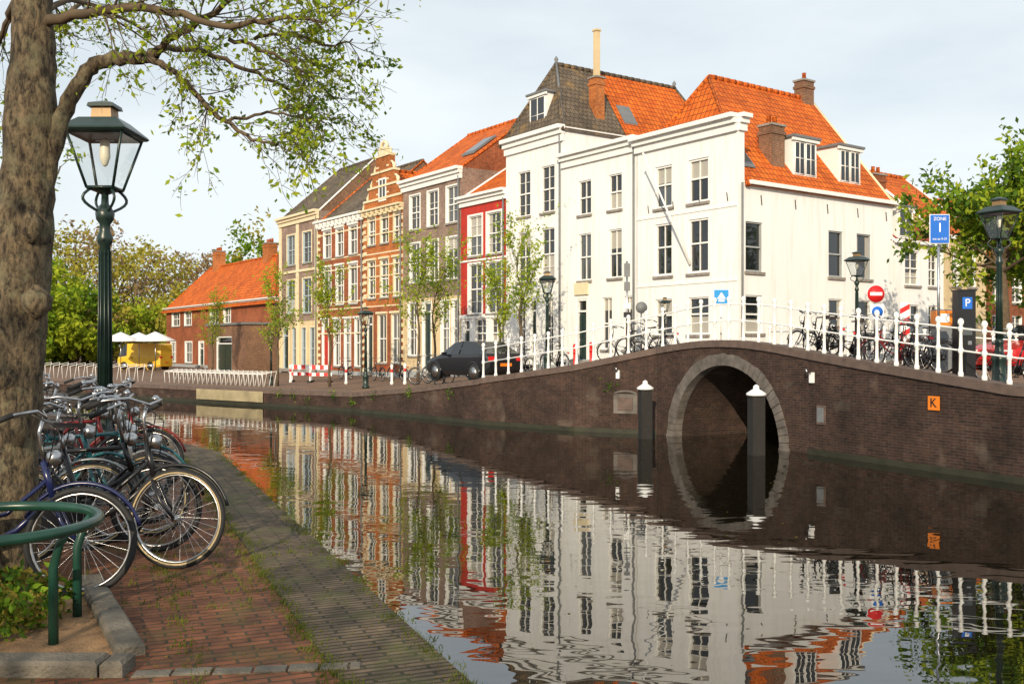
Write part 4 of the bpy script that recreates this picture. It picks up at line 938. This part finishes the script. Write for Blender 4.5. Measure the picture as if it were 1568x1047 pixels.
q=P(1600,0,28); car('parked_car',(q.x,q.y,SZ(q.x,q.y)),math.radians(200),'car_red')
for px,d in((185,74),(213,76),(238,72)):
    q=P(px,0,d); g=G('parasol',(q.x,q.y,-.25)); g.tube('pole','steel',[(0,0,0),(0,0,2.6)],.03,6); g.lathe('canopy','sign_white',(0,0,2.2),[(1.5,0),(1.45,.1),(.05,.7)],8); g.build()
# ---------------------------------------------------------------- signs
def sgn(name,px,d,top):
    q=P(px,top,d); z=SZ(q.x,q.y)
    return G(name,(q.x,q.y,z)),q.z-z
g,h=sgn('parking_zone_sign',1437,21,328); g.tube('pole','steel',[(0,0,0),(0,0,h-.02)],.03,8); g.box('plate','sign_white',(0,-.045,h-.32),(.42,.02,.62)); g.box('plate_face','blue_sign',(0,-.06,h-.32),(.39,.015,.59)); text(g,'ZONE',.1,(0,-.071,h-.11),'sign_white'); text(g,'1',.28,(0,-.071,h-.3),'sign_white'); text(g,'ma-za 9-21',.07,(0,-.071,h-.53),'sign_white'); g.build()
def disc(g,part,m,c,r,y,n=24):
    g.tube(part,m,[(c[0],c[1]-y,c[2]),(c[0],c[1]-y-.012,c[2])],r,n)
g,h=sgn('no_entry_sign',1340,23.3,437); g.tube('pole','steel',[(0,0,0),(0,0,h)],.03,8); disc(g,'rim','sign_white',(0,0,h-.2),.215,.035); disc(g,'disc','red_sign',(0,0,h-.2),.2,.05); g.box('bar','sign_white',(0,-.068,h-.2),(.28,.008,.075)); g.box('lower_plate','sign_white',(.03,-.045,h-.62),(.32,.02,.36)); disc(g,'lower_disc','blue_sign',(.03,0,h-.62),.13,.058); g.build()
g,h=sgn('ferry_landing_sign',1104,26.9,443); g.tube('pole','white_paint',[(0,0,0),(0,0,h-.05)],.025,8); g.box('plate','sign_white',(0,-.035,h-.2),(.42,.02,.4)); g.box('plate_face','cyan_sign',(0,-.05,h-.2),(.39,.015,.37)); g.face('arrow','sign_white',[(-.12,-.062,h-.26),(.12,-.062,h-.26),(0,-.062,h-.08)]); g.box('arrow','sign_white',(0,-.062,h-.31),(.16,.008,.05)); g.build()
g,h=sgn('chevron_post',1385,23,463); g.box('board','sign_white',(0,0,h/2+.3),(.22,.03,h-.6))
for i in range(4): z_=h-.15-i*.28; g.mesh('stripes','red_sign',[V((-.11,-.02,z_-.12)),V((.11,-.02,z_)),V((.11,-.02,z_+.12)),V((-.11,-.02,z_))],[(0,1,2,3)])
g.tube('pole','steel',[(0,.03,0),(0,.03,h)],.025,6); g.build()
g,h=sgn('parking_meter',1476,20.6,446); g.box('cabinet','black_paint',(0,0,h/2),(.36,.28,h)); g.box('panel','blue_sign',(0,-.15,h-.25),(.2,.02,.24)); text(g,'P',.22,(0,-.165,h-.25),'sign_white'); g.box('screen','glass_mid',(0,-.15,h*.55),(.2,.02,.16)); g.box('coin_slot','steel',(.05,-.15,h*.42),(.08,.02,.08)); g.box('cap','black_paint',(0,0,h+.015),(.4,.32,.03)); g.build()
g,h=sgn('electricity_box',1442,23,474); g.box('cabinet','lead',(0,0,h/2),(.38,.3,h)); g.box('band','orange_sign',(0,-.01,h-.2),(.39,.31,.34)); g.box('label','sign_white',(0,-.17,h-.2),(.2,.01,.2)); g.box('plinth','stone',(0,0,.05),(.44,.36,.12)); g.build()
g,h=sgn('direction_sign',960,33.5,400); g.tube('pole','steel',[(0,0,0),(0,0,h)],.035,8); g.box('plate','lead',(0,-.05,h-.3),(.2,.02,.45)); g.box('plate','lead',(0,-.05,h-.85),(.2,.02,.3)); g.box('plate','sign_white',(0,-.05,h-1.5),(.24,.02,.18)); g.box('plate','black_paint',(0,-.05,h-1.8),(.24,.02,.18)); g.build()
g,h=sgn('traffic_sign',982,34,462); g.tube('pole','steel',[(0,0,0),(0,0,h)],.03,8); disc(g,'disc','lead',(0,0,h-.2),.2,.04); g.build()
for px,d in((462,51),(490,49.5)):
    q=P(px,0,d); g=G('road_works_barrier',(q.x,q.y,SZ(q.x,q.y)))
    for x in(-.5,.5): g.box('leg','sign_white',(x,0,.45),(.06,.06,.9)); g.box('foot','rubber',(x,0,.04),(.2,.6,.08))
    for i in range(6): g.box('board','red_sign' if i%2 else 'sign_white',(-.5+.2*i,-.04,.75),(.2,.03,.22)); g.box('board','sign_white' if i%2 else 'red_sign',(-.5+.2*i,-.04,.4),(.2,.03,.16))
    g.build()
for px,d in((600,44),(530,47),(445,50),(620,42.5),(880,34.5),(905,34),(790,36.5)):
    q=P(px,0,d); g=G('bollard',(q.x,q.y,SZ(q.x,q.y))); g.lathe('post','white_paint' if px<850 else 'red_sign',(0,0,0),[(.08,0),(.08,.1),(.055,.15),(.055,.75),(.075,.8),(.04,.9)],10); g.lathe('band','red_sign',(0,0,0),[(.06,.55),(.06,.68)],10); g.build()
# ---------------------------------------------------------------- sky, sun, camera
EL=math.radians(21); sd=V((-.2,-1,0)).normalized(); rot=math.atan2(sd.x,sd.y)
sdir=V((sd.x*math.cos(EL),sd.y*math.cos(EL),math.sin(EL)))
w=bpy.data.worlds.new('World'); sc.world=w; w.use_nodes=True; t=w.node_tree; L=t.links; bg=t.nodes['Background']
sk=add(t,'ShaderNodeTexSky',sky_type='NISHITA'); sk.sun_disc=False; sk.sun_elevation=EL; sk.sun_rotation=rot%(2*math.pi); sk.air_density=1; sk.dust_density=1; sk.ozone_density=1.5
co=add(t,'ShaderNodeTexCoord'); mp=add(t,'ShaderNodeMapping'); mp.inputs['Scale'].default_value=(1,1,3.2); L.new(co.outputs['Generated'],mp.inputs[0])
n1=add(t,'ShaderNodeTexNoise'); n1.inputs['Scale'].default_value=1.9; n1.inputs['Detail'].default_value=7; n1.inputs['Roughness'].default_value=.5; L.new(mp.outputs[0],n1.inputs['Vector'])
r=add(t,'ShaderNodeValToRGB'); r.color_ramp.elements[0].position=.32; r.color_ramp.elements[1].position=.6; r.color_ramp.elements[0].color=(.58,.58,.58,1); r.color_ramp.elements[1].color=(.98,.98,.98,1); L.new(n1.outputs['Fac'],r.inputs[0])
x=add(t,'ShaderNodeMixRGB'); x.inputs[2].default_value=(9.2,9.9,10.2,1); L.new(r.outputs[0],x.inputs[0]); L.new(sk.outputs[0],x.inputs[1]); L.new(x.outputs[0],bg.inputs[0]); bg.inputs[1].default_value=.1
ld=bpy.data.lights.new('sun','SUN'); ld.energy=4.9; ld.angle=math.radians(.5); ld.color=(1,.845,.62); lo=bpy.data.objects.new('sun',ld); sc.collection.objects.link(lo); lo.rotation_euler=(-sdir).to_track_quat('-Z','Y').to_euler(); lo.location=(0,-20,30)
cd=bpy.data.cameras.new('camera'); cam=bpy.data.objects.new('camera',cd); sc.collection.objects.link(cam); cam.location=(0,0,CH); cam.rotation_euler=(math.pi/2,0,0); cd.lens=35; cd.sensor_width=36; cd.shift_y=(HY-523.5)/1568; cd.clip_start=.05; cd.clip_end=3000
sc.camera=cam
print('done')
